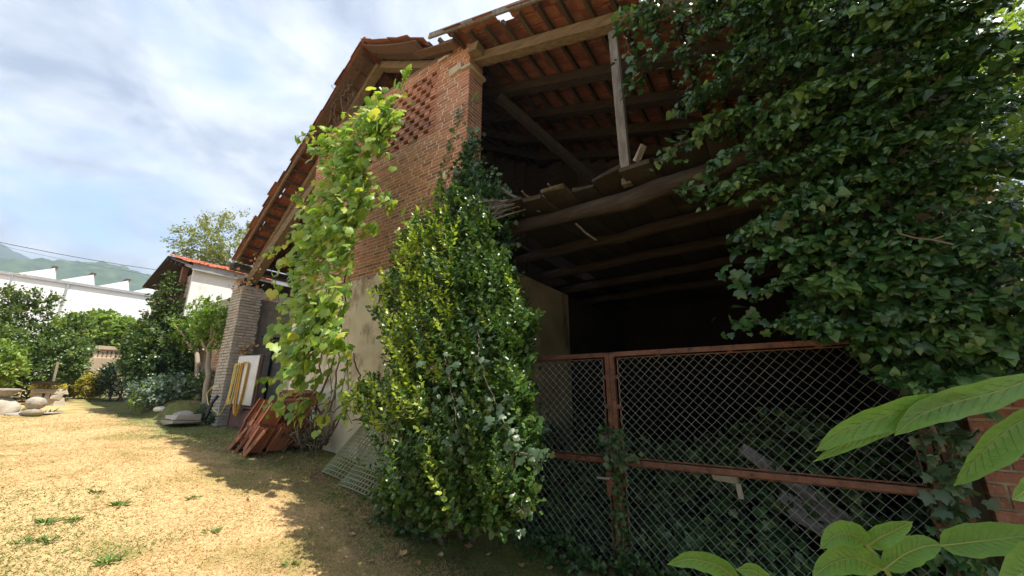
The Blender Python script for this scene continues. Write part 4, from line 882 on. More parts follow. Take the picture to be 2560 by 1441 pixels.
# undergrowth inside the opening
n = 1500; q_ = np.stack([RNG.uniform(XP + .1, XR - .05, n), 4.08 + RNG.random(n) ** 1.3 * 3.6], 1)
h_ = .25 + .85 * sm(4.0, 5.4, q_[:, 1]) * (.55 + .5 * noise2(q_[:, 0], q_[:, 1], 1.5, 5)) + .45 * sm(-1.2, .4, q_[:, 0]) * sm(4.1, 4.8, q_[:, 1]) + .35 * sm(-2.7, -3.4, q_[:, 0])
C = np.stack([q_[:, 0], q_[:, 1], h_ * (RNG.random(n) ** .5)], 1); P, D, Nn, S = clumps(C, nrm(np.array([0, -.5, .6]) + rv(n, .3)), 9, .25, .075, spread=.6, up=.3)
g = (P[:, 1] > 3.96) & (P[:, 2] > .01) & (P[:, 0] < XR - .02) & (P[:, 0] > XP + .02)
ug = link('ivy_undergrowth', leafmesh('ivy_undergrowth', 'ivy', P[g], D[g], Nn[g], S[g], MT['under']), kind='stuff', label='ivy and brambles filling the floor behind the gate', cat='undergrowth')
for i, (a, b, w, h, mt, lab) in enumerate((((-.2, 4.6, .72), (.8, 4.45, .22), .22, .04, 'greywood', 'broad pale fallen board slanting behind the lower gate mesh'), ((-.45, 4.75, 1.12), (.35, 4.62, .55), .10, .06, 'greywood', 'narrow pale batten lying above the broad fallen board'), ((-.72, 4.6, .86), (-.50, 4.55, .85), .04, .07, 'palestone', 'short white painted offcut behind the gate mid rail'))):
    mb = MB(); mb.bar(a, b, w, h, up=(0, -.6, 1)); mb.build('fallen_board' if i < 2 else 'wood_offcut', MT[mt], label=lab, cat='board')
mb = MB(); mb.bar((-.5, 4.55, .82), (-.49, 4.55, .69), .045, .04, up=(0, 1, 0)); mb.build('timber_leg', MT['palestone'], label='stubby white upright below the short white offcut', cat='board')

# ------------------------------------------------------------------ things by the barn wall
# leaning metal door leaf with white slats
door = thing('metal_door', 'brown steel door leaf with white slats leaning beside the pillar', 'door', (-9.4, 3.75, .9))
dA = np.array([-9.93, 3.70, .93]); dB = np.array([-8.98, 3.76, .90]); dU = nrm(np.array([-.10, .07, 1.52])); dW = nrm(dB - dA); dN = np.cross(dW, dU); wd = np.linalg.norm(dB - dA); hd = 1.56
def dp(u, v, o=0.0): return dA + dW * u + dU * v - dN * o * -1
sgn = 1 if dN[1] < 0 else -1
def dpt(u, v, o=0.0): return dA + dW * u + dU * v + dN * sgn * o
for u in (.02, wd - .02): mb = MB(); mb.bar(dpt(u, 0), dpt(u, hd), .045, .045, up=dN); mb.build('stile', MT['brownmetal'], door)
for v in (.03, .46, hd - .02): mb = MB(); mb.bar(dpt(.043, v), dpt(wd - .043, v), .04, .045, up=dN); mb.build('rail', MT['brownmetal'], door)
for u0, u1 in ((.045, wd / 2 - .004), (wd / 2 + .004, wd - .045)):
    mb = MB(); mb.bar(dpt((u0 + u1) / 2, .055), dpt((u0 + u1) / 2, .40), u1 - u0, .006, up=dN); mb.build('lower_panel', MT['brownmetal'], door)
nS = 17
for i in range(nS):
    u = .06 + (wd - .12) * i / (nS - 1) ; mb = MB(); mb.tube([dpt(u, .50, .045), dpt(u, .52, .055), dpt(u, hd - .04, .055), dpt(u, hd - .02, .045)], [.010, .019, .019, .010], 7); mb.build('slat', MT['white'], door, smooth=True)
# hoses
def coil(name, mt, u0, u1, vt, vb, loops, r, lab, tail=None, seed=0):
    rr = np.random.default_rng(seed); pts = []
    for k_ in range(loops):
        uu0 = u0 + rr.normal(0, .018); uu1 = u1 + rr.normal(0, .022); b_ = vb + rr.normal(0, .045)
        for tt in np.linspace(0, 1, 18):
            an = math.pi * tt; side = math.cos(an)
            u = (uu0 + uu1) / 2 - (uu1 - uu0) / 2 * side; v = vt - (vt - b_) * math.sin(an) ** .55
            pts.append(dpt(u, v, .09 + .012 * (k_ % 4) + rr.normal(0, .002)))
        for tt in (.3, .7):
            pts.append(dpt(uu1 + (uu0 - uu1) * tt, vt + .03, .085 + .01 * (k_ % 4)))
    if tail is not None: pts += [np.array(q) for q in tail]
    mb = MB(); mb.tube(np.array(pts), r, 6); mb.build(name, MT[mt], label=lab, cat='hose', smooth=True)
coil('garden_hose', 'hosey', .06, .17, 1.33, .52, 5, .011, 'pale yellow hose looped at the left edge of the white slats', seed=3,
     tail=[dpt(.02, .9, .1), dpt(-.02, .5, .1), dpt(-.12, .28, .12), atY(545, 1035, 3.55), atY(520, 1010, 3.5), atY(517, 985, 3.5), atY(530, 968, 3.55), atY(548, 968, 3.6)])
coil('garden_hose', 'hoseo', .33, .60, 1.36, .36, 7, .011, 'amber hose hanging in long loops over the middle of the white slats', seed=5)
coil('garden_hose', 'hoseg', .10, .20, 1.30, .62, 3, .012, 'dark green hose between the yellow hose loops', seed=8)

# stack of roof tiles
stk = thing('tile_stack', 'leaning stack of spare red roof tiles under the vine', 'tile stack', (-7.0, 3.3, .75))
tm2, TV2, TQ2 = tilemesh('stacked_tile', MT['tilepile'])
def place_tile(p, d, nrm_, s=1.0):
    d = nrm(np.array(d, float)); z_ = np.array(nrm_, float); z_ = nrm(z_ - d * (z_ @ d)); x_ = np.cross(d, z_); inst('tile', tm2, frameM(np.array(p, float), x_, d, z_, s), stk)
# row leaning on end against each other, then a few lying across
for row, (y0, zz0, nn2) in enumerate(((3.04, 0, 9), (3.32, .0, 9), (3.60, .0, 8), (3.14, .33, 8), (3.42, .34, 8))):
    for i in range(nn2):
        x_ = -7.22 + i * .062 + (.16 if zz0 else 0) + (row % 3) * .05; tilt = .50 + .07 * RNG.normal()
        base = np.array([x_ + RNG.normal(0, .012), y0 - .02 + RNG.normal(0, .03), gz(x_, y0) + .35 + zz0 + RNG.normal(0, .018)])
        place_tile(base + np.array([.18, 0, .06]), (-tilt, RNG.normal(0, .09) - .12, -.86), (-.86, RNG.normal(0, .12), .50), 1.05)
for i in range(7):
    x_ = -7.42 + (i % 4) * .2 + .12 * (i // 4); place_tile((x_ + .28, 3.0 + .06 * (i // 4), 1.13 + .26 * (i // 4)), (-.50 + RNG.normal(0, .12), -.26 + RNG.normal(0, .08), -.84), (-.40 + RNG.normal(0, .1), -.70, .5), 1.08)
for i in range(22):
    k_ = i // 4; place_tile((-6.72 + (i % 3) * .15 + RNG.normal(0, .03), 3.66 + RNG.normal(0, .05), 1.45 + k_ * .04), (RNG.normal(-.6, .2), -.8, -.06 + RNG.normal(0, .05)), (RNG.normal(0, .06), 0, 1), 1.05)
# brushwood
br = thing('brushwood_heap', 'tangle of dry vine stems beside the tile stack', 'brushwood', (-6.5, 3.4, .7))
for i in range(34):
    a = np.array([-6.9 + RNG.random() * .9, 3.3 + RNG.random() * .45, .72]); a[2] = gz(a[0], a[1]) + RNG.uniform(0, .3); ang = RNG.uniform(0, 6.28); L_ = RNG.uniform(.4, .9)
    b = a + np.array([math.cos(ang) * L_ * .6, math.sin(ang) * .2, RNG.uniform(.1, .75)]); b[1] = min(b[1], 3.84); a[1] = min(a[1], 3.84)
    mb = MB(); mb.tube(wob(a, b, 10, .05, 900 + i), RNG.uniform(.005, .016), 5); mb.build('branch', MT['drystem'], br, smooth=True)
# plastic mesh sheets
def net_sheet(lab, bl, br_, tl, tr, n, m, curve, seed):
    t = thing('plastic_mesh', lab, 'plastic mesh', (np.array(bl) + np.array(br_)) / 2, 'rigid green plastic mesh sheets')
    bl, br_, tl, tr = map(lambda q: np.array(q, float), (bl, br_, tl, tr)); nn_ = nrm(np.cross(br_ - bl, tl - bl)); nn_ = nn_ if nn_[1] < 0 else -nn_
    def S_(u, v): return (bl * (1 - u) + br_ * u) * (1 - v) + (tl * (1 - u) + tr * u) * v + nn_ * curve * math.sin(math.pi * u) * (1 - .3 * v)
    mb = MB()
    for i in range(n + 1): mb.tube([S_(i / n, v) for v in np.linspace(0, 1, 9)], .0085, 4)
    mb.build('strand', MT['net'], t)
    mb = MB()
    for j in range(m + 1): mb.tube([S_(u, j / m) + nn_ * .004 for u in np.linspace(0, 1, 9)], .0085, 4)
    mb.build('strand', MT['net'], t)
G = lambda x_, y_, dz=0.0: np.array([x_, y_, float(gz(x_, y_)) + dz])
net_sheet('green plastic mesh sheet leaning on the plaster, clear of the holly', G(-5.45, 3.28, .01), G(-4.95, 3.36, .0), G(-5.15, 3.80, .80), G(-4.70, 3.82, .78), 11, 17, .10, 1)
net_sheet('green plastic mesh sheet half hidden by the holly', G(-4.93, 3.22, .0), G(-4.25, 3.32, .0), G(-4.72, 3.72, .66), G(-4.15, 3.80, .66), 14, 15, .08, 2)
# sticks on the loft edge
sb = thing('stick_bundle', 'bundle of grey sticks poking out from the loft edge', 'sticks', (-3.0, 3.7, 4.05))
for i in range(34):
    a = atY(RNG.uniform(1165, 1235), RNG.uniform(495, 560), 3.25 + RNG.uniform(0, .15)); b = atY(RNG.uniform(1265, 1330), RNG.uniform(495, 535), 3.75 + RNG.uniform(0, .5)); b[2] = max(b[2], 4.03)
    mb = MB(); mb.tube(wob(a, b, 5, .015, 700 + i), RNG.uniform(.007, .015), 5); mb.build('stick', MT['greywood'], sb)
for i, (p, q2) in enumerate((((1255, 470), (1340, 520)), ((1262, 480), (1350, 530)), ((1305, 478), (1345, 515)), ((1370, 460), (1390, 490)), ((1440, 560), (1490, 600)))):
    a = atY(*p, 3.6); b = atY(*q2, 3.95); mb = MB(); mb.tube(wob(a, b, 5, .01, 760 + i), .012, 5); mb.build('stick', MT['greywood'], sb)
# dead leaves caught on the brace at the pillar top
dl = thing('dead_creeper', 'clump of withered leaves caught on the pillar top and brace', 'dead leaves', (-10.6, 3.7, 4.3))
C = np.concatenate([np.array([-10.6, 3.72, 4.30]) + RNG.normal(0, [.14, .10, .10], (90, 3)), np.array([-10.2, 3.82, 4.75]) + RNG.normal(0, [.16, .05, .16], (30, 3))]); n = len(C)
foliage(dl, 'leaves', 'vine', C, nrm(np.array([0, -.2, -.6]) + rv(n, .5)), nrm(np.array([0, -.6, .4]) + rv(n, .6)), .055 * RNG.lognormal(0, .3, n), MT['deadleaf'])
C = np.array([-10.4, 4.0, 2.55]) + RNG.normal(0, [.02, .12, .2], (90, 3)); C[:, 0] = -10.42 + RNG.random(90) * .05; n = 90
foliage(dl, 'leaves', 'vine', C, nrm(np.array([.3, -.2, -.6]) + rv(n, .5)), nrm(np.array([.6, -.6, .4]) + rv(n, .6)), .05 * RNG.lognormal(0, .3, n), MT['deadleaf'])
C = atY(1085, 490, 3.75) + RNG.normal(0, [.09, .05, .08], (50, 3)); foliage(dl, 'leaves', 'vine', C, nrm(rv(50)), nrm(OUT + rv(50, .5)), .06 * RNG.lognormal(0, .3, 50), MT['deadleaf'])

# ------------------------------------------------------------------ planted garden at the far end
# two clipped standards
for i, (px, cx) in enumerate(((500, 489), (522, 535))):
    b = atY(px, 990, 3.72); b[2] = gz(b[0], b[1]); top = atY((489, 520)[i], 880, 3.68); c = atY((488, 533)[i], (828, 820)[i], 3.62)
    t = thing('clipped_tree', ('clipped bright green tree on a pale trunk, further from the pillar', 'clipped bright green tree on a pale trunk, nearer the pillar')[i], 'tree', b, 'two clipped standards')
    mb = MB(); mb.tube(wob(b + [0, 0, -.1], top + [0, 0, .15], 10, .018, 40 + i), np.linspace(.065, .05, 10), 9); mb.build('trunk', MT['palebark'], t, smooth=True)
    for k_ in range(4): mb = MB(); mb.tube(wob(top, c + rv(1, .25)[0], 5, .02, 60 + k_ + i * 9), np.linspace(.04, .012, 5), 6); mb.build('limb', MT['palebark'], t)
    C, O = ellipsoid(c, (.42, .36, .50), 130, .5, .25, 21 + i); 
    tips = c + np.array([RNG.normal(0, .2, 12), RNG.normal(0, .2, 12), RNG.uniform(.4, .72, 12)]).T; C = np.concatenate([C, tips]); O = np.concatenate([O, np.tile(UP, (12, 1))])
    P, D, Nn, S = clumps(C, O, 20, .15, .07, up=.6); foliage(t, 'crown', 'oval', P, D, Nn, S, MT['topiary'])
def px3(px, py, X): return atX(px, py, X)
def shr(name, lab, cat, X, box, n, per, L, size, kind, mt, depth=1.0, **k):
    """shrub filling an outline (x0,y0,x1,y1) seen at distance X"""
    x0, y0, x1, y1 = box; c = px3((x0 + x1) / 2, (y0 + y1) / 2, X); a = px3(x0, (y0 + y1) / 2, X); b = px3(x1, (y0 + y1) / 2, X); u = px3((x0 + x1) / 2, y0, X); d = px3((x0 + x1) / 2, y1, X)
    r = (depth, abs(b[1] - a[1]) / 2, abs(u[2] - d[2]) / 2); base = (c[0], c[1], float(gz(c[0], c[1])))
    return shrub(name, lab, cat, base, c, r, n, per, L, size, kind, MT and mt, **k)
def sp_(px, py, X, h): p = px3(px, py, X); return (p[0], p[1], p[2], h)
shr('laurel_bush', 'tall dark laurel bush with sunlit left side before the house', 'bush', -14.1, (335, 785, 452, 985), 560, 24, .26, .09, 'oval', 'laurel', .9, seed=11, spires=(sp_(400, 800, -14.1, 1.15), sp_(388, 800, -14, .9), sp_(425, 800, -14, .95)), lump=.35)
shr('laurel_bush', 'low dark laurel at the foot of the tall laurel', 'bush', -13.7, (345, 880, 465, 990), 260, 20, .3, .09, 'oval', 'aucuba', .9, seed=12)
shr('spotted_laurel', 'low glossy dark shrub at the end of the lawn', 'shrub', -19.0, (268, 915, 335, 985), 130, 16, .3, .17, 'lance', 'aucuba', .8, seed=13)
shr('garden_shrub', 'dense green shrub behind the stone planter', 'shrub', -19.5, (20, 838, 205, 985), 640, 24, .30, .10, 'oval', 'shrub', 1.6, seed=14, lump=.28, spires=(sp_(60, 840, -19.5, 1.35), sp_(100, 840, -19.5, 1.3), sp_(165, 850, -19.3, .7), sp_(190, 850, -19.3, .65), sp_(30, 840, -19.6, 1.1)))
shr('garden_shrub', 'tall green shrub cut by the left edge of the photo', 'shrub', -18.5, (-110, 830, 40, 985), 420, 22, .30, .10, 'oval', 'shrub', 1.5, seed=15, spires=(sp_(5, 840, -18.5, 1.2), sp_(-20, 840, -18.5, 1.3)))
shr('flowering_shrub', 'bright yellow-green shrub at the left edge behind the trough', 'shrub', -16.2, (-70, 880, 30, 965), 160, 18, .3, .11, 'oval', 'hedge', .7, seed=16)
shr('flowering_shrub', 'low orange and yellow leaved shrub in front of the balustrade', 'shrub', -20.2, (175, 945, 258, 990), 220, 18, .22, .09, 'oval', 'flowerbush', .8, seed=17)
shr('creeper_hedge', 'yellow-green creeper covered hedge behind the balustrade', 'hedge', -27, (150, 805, 345, 905), 620, 18, .5, .2, 'vine', 'hedge', 1.6, seed=18, lump=.12)
shr('ground_cover', 'blue-grey leafy ground cover at the lawn edge by the clipped trees', 'plant', -12.9, (352, 955, 495, 1008), 300, 16, .22, .09, 'oval', 'silver', .9, seed=19, lump=.2, stems=0)
shr('ground_cover', 'small pale green plant at the left end of the blue-grey bed', 'plant', -13.0, (343, 978, 385, 1010), 70, 14, .2, .07, 'oval', 'hedge', .4, seed=20, stems=0)
shr('weedy_bush', 'leafy weeds at the foot of the clipped trees', 'weeds', -12.2, (455, 940, 560, 1015), 150, 14, .22, .07, 'oval', 'shrub', .5, seed=22, stems=0)
shr('wall_ivy_patch', 'dark ivy patch between the laurel and the clipped trees', 'ivy', -14.2, (462, 820, 488, 985), 160, 14, .22, .085, 'ivy', 'ivy', .35, seed=23, stems=1)
shr('weedy_bush', 'dark ivy over the stones at the pillar foot', 'weeds', -10.9, (500, 1020, 560, 1068), 80, 12, .16, .05, 'ivy', 'under', .3, seed=24, stems=0)
# acacia behind the roofs
ac = thing('acacia_tree', 'feathery pale green tree rising behind the house roof', 'tree', (-27, 8.2, 1.7))
c = atX(575, 618, -26); C, O = ellipsoid(c, (1.7, 2.5, 1.6), 320, .25, .4, 33); C2, O2 = ellipsoid(atX(505, 630, -26), (.8, .8, .5), 40, .2, .4, 34); C = np.concatenate([C, C2]); O = np.concatenate([O, O2])
P, D, Nn, S = clumps(C, O, 26, .55, .14, up=.1); foliage(ac, 'crown', 'small', P, D, Nn, S, MT['acacia'])
mb = MB(); mb.tube(wob((c[0], c[1] + .3, 1.6), c, 8, .06, 5), np.linspace(.2, .06, 8), 8); mb.build('trunk', MT['bark'], ac, smooth=True)
for i in range(7): mb = MB(); mb.tube(wob(c - [0, 0, 1.2], C[RNG.integers(len(C))], 6, .06, 70 + i), np.linspace(.06, .015, 6), 6); mb.build('limb', MT['bark'], ac)
# balustrade
BX = -23.5
ba = thing('balustrade', 'weathered concrete balustrade at the end of the lawn', 'balustrade', (BX, 4, 1.6))
y0, y1 = atX(235, 880, BX)[1], atX(352, 880, BX)[1]; zt_ = atX(290, 869, BX)[2]; zb_ = atX(290, 899, BX)[2]
one(lambda m: m.box((BX - .13, y0, zt_ - .13), (BX + .13, y1, zt_), jit=.01), 'hand_rail', MT['concrete'], ba)
one(lambda m: m.box((BX - .16, y0 - 1, 1.2), (BX + .16, y1, zb_)), 'base_wall', MT['concrete'], ba)
nb = 11
for i in range(nb):
    yy_ = y0 + (y1 - y0) * (i + .5) / nb; hh = zt_ - .13 - zb_; mb = MB(); mb.lathe([(.09, 0), (.09, .05), (.05, .08), (.085, hh * .4), (.05, hh * .75), (.045, hh - .08), (.08, hh - .04), (.08, hh)], (BX, yy_, zb_), 8); mb.build('baluster', MT['concrete'], ba, smooth=True)
one(lambda m: m.box((BX + .9, atX(205, 945, BX + 1)[1], 1.3), (BX + 1.2, atX(258, 945, BX + 1)[1], atX(240, 942, BX + 1)[2]), jit=.03), 'step', MT['concrete'], ba)
# stone ball on its base, trough, planter, stones
b0 = np.array([-14.1, 1.37, 0]); b0[2] = gz(b0[0], b0[1])
one(lambda m: m.blob(b0 + [0, 0, .27], (.17, .17, .145), 3, .03, seed=2), 'stone_ball', MT['stone'], None, True, label='oval grey stone ball resting on a flat stone', cat='stone')
one(lambda m: m.blob(b0 + [.05, 0, .07], (.15, .17, .09), 2, .12, seed=3), 'flat_stone', MT['stone'], None, True, label='flat stone carrying the oval stone ball', cat='stone')
tr_ = atX(0, 985, -14.6); trg = float(gz(tr_[0], tr_[1]))
def trough(m):
    a = 24; prof = [(.18, -.16), (.30, -.10), (.40, 0), (.42, .045), (.39, .065), (.32, .015), (.15, -.035), (.01, -.04)]; m.lathe(prof, (tr_[0], tr_[1] - .12, tr_[2] + .05), a, 1, 1.0)
one(trough, 'stone_trough', MT['stone'], None, True, label='rough stone bowl cut by the left edge of the photo', cat='stone bowl')
one(lambda m: m.blob((tr_[0] + .1, tr_[1] - .05, trg + .12), (.3, .38, .30), 3, .12, seed=5), 'boulder', MT['palestone'], None, True, label='pale boulder under the stone bowl at the left edge', cat='boulder')
pl_ = atX(118, 1000, -17.6); pg = float(gz(pl_[0], pl_[1]))
pn = thing('stone_planter', 'low stone block planter topped with yellow sedum', 'planter', (pl_[0], pl_[1], pg))
for i, (dy, dz, w_, h_) in enumerate(((-.20, 0, .22, .20), (.03, 0, .20, .22), (.23, .0, .18, .20), (-.15, .21, .28, .16), (.13, .21, .26, .16), (-.0, .37, .66, .07))):
    mb = MB(); mb.box((pl_[0] - .2, pl_[1] + dy - w_ / 2, pg + dz - .05), (pl_[0] + .2 + .01 * i, pl_[1] + dy + w_ / 2, pg + dz + h_ - .01), jit=.02); mb.build('stone_block', MT['palestone'], pn)
C = np.array([pl_[0], pl_[1] - .05, pg + .47]) + np.stack([RNG.uniform(-.2, .26, 420), RNG.uniform(-.33, .36, 420), RNG.uniform(-.05, .09, 420)], 1); n = 420
foliage(pn, 'sedum', 'small', C, nrm(UP * .6 + rv(n, .5)), nrm(UP + rv(n, .5)), np.full(n, .07), MT['sedum'])
bk = atX(118, 958, -17.4)
tub = thing('black_tub', 'black plastic tray behind the sedum planter with a leaning stick', 'tray', (bk[0], bk[1], float(gz(bk[0], bk[1]))))
one(lambda m: m.lathe([(.20, -.05), (.27, .0), (.30, .05), (.28, .05), (.2, .0), (.01, -.01)], (bk[0], bk[1], bk[2]), 14), 'tray', MT['black'], tub)
one(lambda m: m.tube([(bk[0], bk[1], float(gz(bk[0], bk[1]))), (bk[0], bk[1], bk[2] - .08)], .04, 6), 'stand', MT['black'], tub)
one(lambda m: m.tube([bk + [.1, .1, -.1], atX(145, 905, -17.3)], .03, 5), 'stick', MT['palebark'], tub)
for i, (px, py, r_, lab, mt) in enumerate(((400, 1027, (.22, .14, .07), 'small white flat stone on the lawn shadow edge', 'whitewash'), (185, 982, (.3, .35, .1), 'flat mossy slab before the orange shrub', 'stone'), (195, 968, (.3, .32, .14), 'rounded mossy stone above the flat mossy slab', 'stone'), (455, 1048, (.3, .2, .12), 'pointed grey stone at the left end of the slab heap', 'stone'), (88, 1036, (.35, .5, .05), 'flat stone plate in front of the oval stone ball', 'stone'))):
    d = ray(px, py); t_ = 2.0
    while (EYE + d * t_)[2] > gz(*(EYE + d * t_)[:2]) and t_ < 14.5: t_ += .02
    p = EYE + d * t_; g_ = float(gz(p[0], p[1])); mb = MB(); mb.blob((p[0], p[1], g_ + r_[2] * .35), r_, 2, .16, seed=60 + i); mb.build('garden_stone', MT[mt], label=lab, cat='stone')
for i, (a, b, z_, lab) in enumerate((((-11.7, 3.05), (-10.75, 3.25), .10, 'upper long flat stone slab by the pillar'), ((-11.3, 2.95), (-10.6, 3.2), .02, 'lower flat stone slab by the pillar'))):
    gg = float(gz(-11.2, 2.85)); mb = MB(); mb.box((a[0], a[1], gg + z_), (b[0], b[1] + .25, gg + z_ + .09), jit=.035); mb.build('stone_slab', MT['palestone'], label=lab, cat='stone slab')
pp = atY(535, 1030, 3.4); one(lambda m: m.tube([atY(515, 1045, 3.3), atY(528, 1010, 3.4), atY(545, 990, 3.5)], .035, 6), 'black_pipe', MT['black'], None, True, label='short black pipe rising by the pillar foot', cat='pipe')

# ------------------------------------------------------------------ lawn: grass blades, weeds, fallen leaves
n = 330000; u = RNG.random(n)
dist = 2.2 + 12 * u ** 1.7; ang = RNG.uniform(-1.02, .25, n)     # fan in front of the camera
hx = -np.sin(YAW) * np.cos(ang) + np.cos(YAW) * np.sin(ang); hy = np.cos(YAW) * np.cos(ang) + np.sin(YAW) * np.sin(ang)
x = hx * dist; y = hy * dist; ok = (y < 3.86) & (y > .2) & ~((x > -8.2) & (y > 3.8)); x, y = x[ok], y[ok]; n = len(x)
gr = noise2(x, y, 1.3, 41) + .45 * noise2(x, y, 4, 42) + .55 * sm(2.1, 3.1, y + .3 * noise2(x, y, 1.7, 3)) ; green = gr + RNG.normal(0, .14, n) > .42
bare = (noise2(x, y, 2.2, 44) > .25) & (y > 2.4) & (RNG.random(n) < .7); keep = ~bare; x, y, green = x[keep], y[keep], green[keep]; n = len(x)
for nm, ix, cols, lab in (('dry_grass', ~green, [(.47, .32, .15), (.50, .35, .17), (.53, .38, .195), (.55, .405, .22)], 'dry straw-coloured grass of the lawn'), ('green_grass', green, [(.085, .13, .028), (.13, .18, .042), (.19, .22, .06), (.30, .26, .10)], 'thin green grass in patches and along the barn')):
    xx, yy_ = x[ix], y[ix]; m_ = len(xx); h_ = RNG.uniform(.009, .026, m_) * np.where(RNG.random(m_) < .05, 1.8, 1); a = RNG.uniform(0, 6.28, m_); w_ = RNG.uniform(.0018, .0038, m_) * (1 + np.hypot(xx, yy_) * .09)
    b = np.stack([xx, yy_, gz(xx, yy_) - .002], 1); sx_ = np.stack([np.cos(a), np.sin(a), 0 * a], 1) * w_[:, None]; ln = np.stack([np.cos(a * 3.1 + 1), np.sin(a * 3.1 + 1), 0 * a], 1) * (h_ * RNG.uniform(.8, 3.0, m_))[:, None]
    V = np.stack([b - sx_, b + sx_, b + ln + UP * h_[:, None]], 1).reshape(-1, 3); mt = mat(nm, cols, 6, .8, var=.7, trans=.25, transcol=(1.1, 1.1, .8), detail=2)
    link(nm, mesh_np(nm, V, [np.arange(m_ * 3).reshape(-1, 3)], mt, np.repeat(RNG.random(m_), 3)), kind='stuff', label=lab, cat='grass')
weeds = [(297, 1268, 'green weed rosette in the middle of the dry lawn'), (112, 1312, 'spreading green weed near the left edge of the lawn'), (185, 1305, 'small green weed right of the spreading weed'), (268, 1410, 'grassy weed tuft at the bottom of the lawn'), (118, 1355, 'tiny weed below the spreading weed'), (725, 1418, 'weed clump at the edge of the barn shadow, bottom'), (480, 1248, 'faint weed in the centre of the lawn'), (60, 1360, 'low weed close to the left bottom corner'), (530, 1335, 'thin green weed on the lawn towards the shadow'), (240, 1235, 'tiny green weed above the weed rosette'), (118, 1035, 'grass tuft beside the oval stone ball'), (45, 1030, 'grass tuft between boulder and stone ball')]
for i, (px, py, lab) in enumerate(weeds):
    p = ground_at(px, py); d_ = np.linalg.norm(p - EYE); m_ = 26; t = thing('weed', lab, 'weed', p, 'green weeds on the dry lawn'); a = RNG.uniform(0, 6.28, m_); sz = (.055 if d_ < 9 else .16) * (1.25 if i in (0, 1, 3) else .9)
    P = p + np.stack([np.cos(a), np.sin(a), 0 * a], 1) * RNG.uniform(.0, .05 if d_ < 9 else .15, (m_, 1)); D = nrm(np.stack([np.cos(a), np.sin(a), RNG.uniform(.25, 1.3, m_)], 1))
    foliage(t, 'foliage', 'lance', P, D, nrm(UP + rv(m_, .3)), sz * RNG.uniform(.7, 1.4, m_), MT['weed'])
# leafy scrub at the wall foot
for i, (px, py, lab, r_) in enumerate(((760, 1120, 'low ivy patch at the foot of the vine', (.28, .2, .12)), (810, 1105, 'small leafy weed between tile stack and mesh sheet', (.16, .14, .14)))):
    p = ground_at(px, py); shrub('weedy_bush', lab, 'weeds', p, p + np.array([0, 0, .08]), r_, 60, 8, .1, .05, 'ivy', 'under', seed=80 + i, stems=0)
for i, (px, py, lab, r_) in enumerate(((1400, 1400, 'low ivy creeping out under the narrow-looking gate leaf', (.5, .16, .10)), (1640, 1445, 'low ivy creeping out under the wide gate leaf', (.55, .16, .10)), (1010, 1330, 'low leafy weeds at the foot of the holly', (.35, .22, .10)))):
    p = ground_at(px, py); p[1] = min(p[1], 3.72); shrub('weedy_bush', lab, 'weeds', p, p + np.array([0, 0, .05]), r_, 110, 7, .08, .045, 'ivy', 'under', seed=86 + i, stems=0)
fl = [(1480, 1395), (1415, 1412), (1445, 1405), (1520, 1390), (1395, 1385), (1340, 1360), (1180, 1375), (1060, 1290), (905, 1300), (885, 1345), (850, 1275), (960, 1340), (1010, 1395), (1100, 1400), (1215, 1395), (1040, 1420), (790, 1140), (700, 1150), (812, 1190), (920, 1410), (1465, 1425), (1300, 1425), (1375, 1430)]
for i, (px, py) in enumerate(fl):
    p = ground_at(px, py); a = RNG.uniform(0, 6.28); X_, Y_, Z_ = axes(np.array([[math.cos(a), math.sin(a), .1]]), np.array([[RNG.normal(0, .35), RNG.normal(0, .35), 1.]])); 
    if i == 0: flm = mesh_np('fallen_leaf', LF['vine'][0] * [1, 1, -2.5], [LF['vine'][1]], MT['deadleaf'])
    o = bpy.data.objects.new('fallen_leaf', flm); COL.objects.link(o); o.matrix_world = frameM(p + [0, 0, .02], X_[0], Y_[0], Z_[0], .075 * RNG.uniform(.7, 1.3)); o['label'] = 'dry brown leaf lying on the shaded ground before the barn'; o['category'] = 'leaf'; o['group'] = 'fallen leaves on the ground'

# ------------------------------------------------------------------ walnut by the camera: trunk and crown out to the right, low shoots in view
wal = thing('walnut_tree', 'walnut with large fresh leaves reaching in at the lower right', 'tree', (2.9, .4, 0))
mb = MB(); mb.tube(wob((2.9, .4, -.1), (3.1, .7, 3.6), 8, .03, 5), np.linspace(.17, .11, 8), 9); mb.build('trunk', MT['bark'], wal, smooth=True)
C, O = ellipsoid((3.0, 1.0, 5.2), (2.2, 1.9, 1.6), 560, .2, .3, 55)
qx, qy, qd = proj(C); keepc = (qd < .2) | (qy < -500) | (qx > 3000); C, O = C[keepc], O[keepc]
for i in range(7): mb = MB(); mb.tube(wob((3.05, .65, 2.6 + i * .15), C[RNG.integers(len(C))], 6, .06, 170 + i), np.linspace(.06, .015, 6), 6); mb.build('limb', MT['bark'], wal)
P, D, Nn, S = clumps(C, O, 16, .5, .17, up=.1, droop=.3); foliage(wal, 'crown', 'oval', P, D, Nn, S, MT['walnut'])
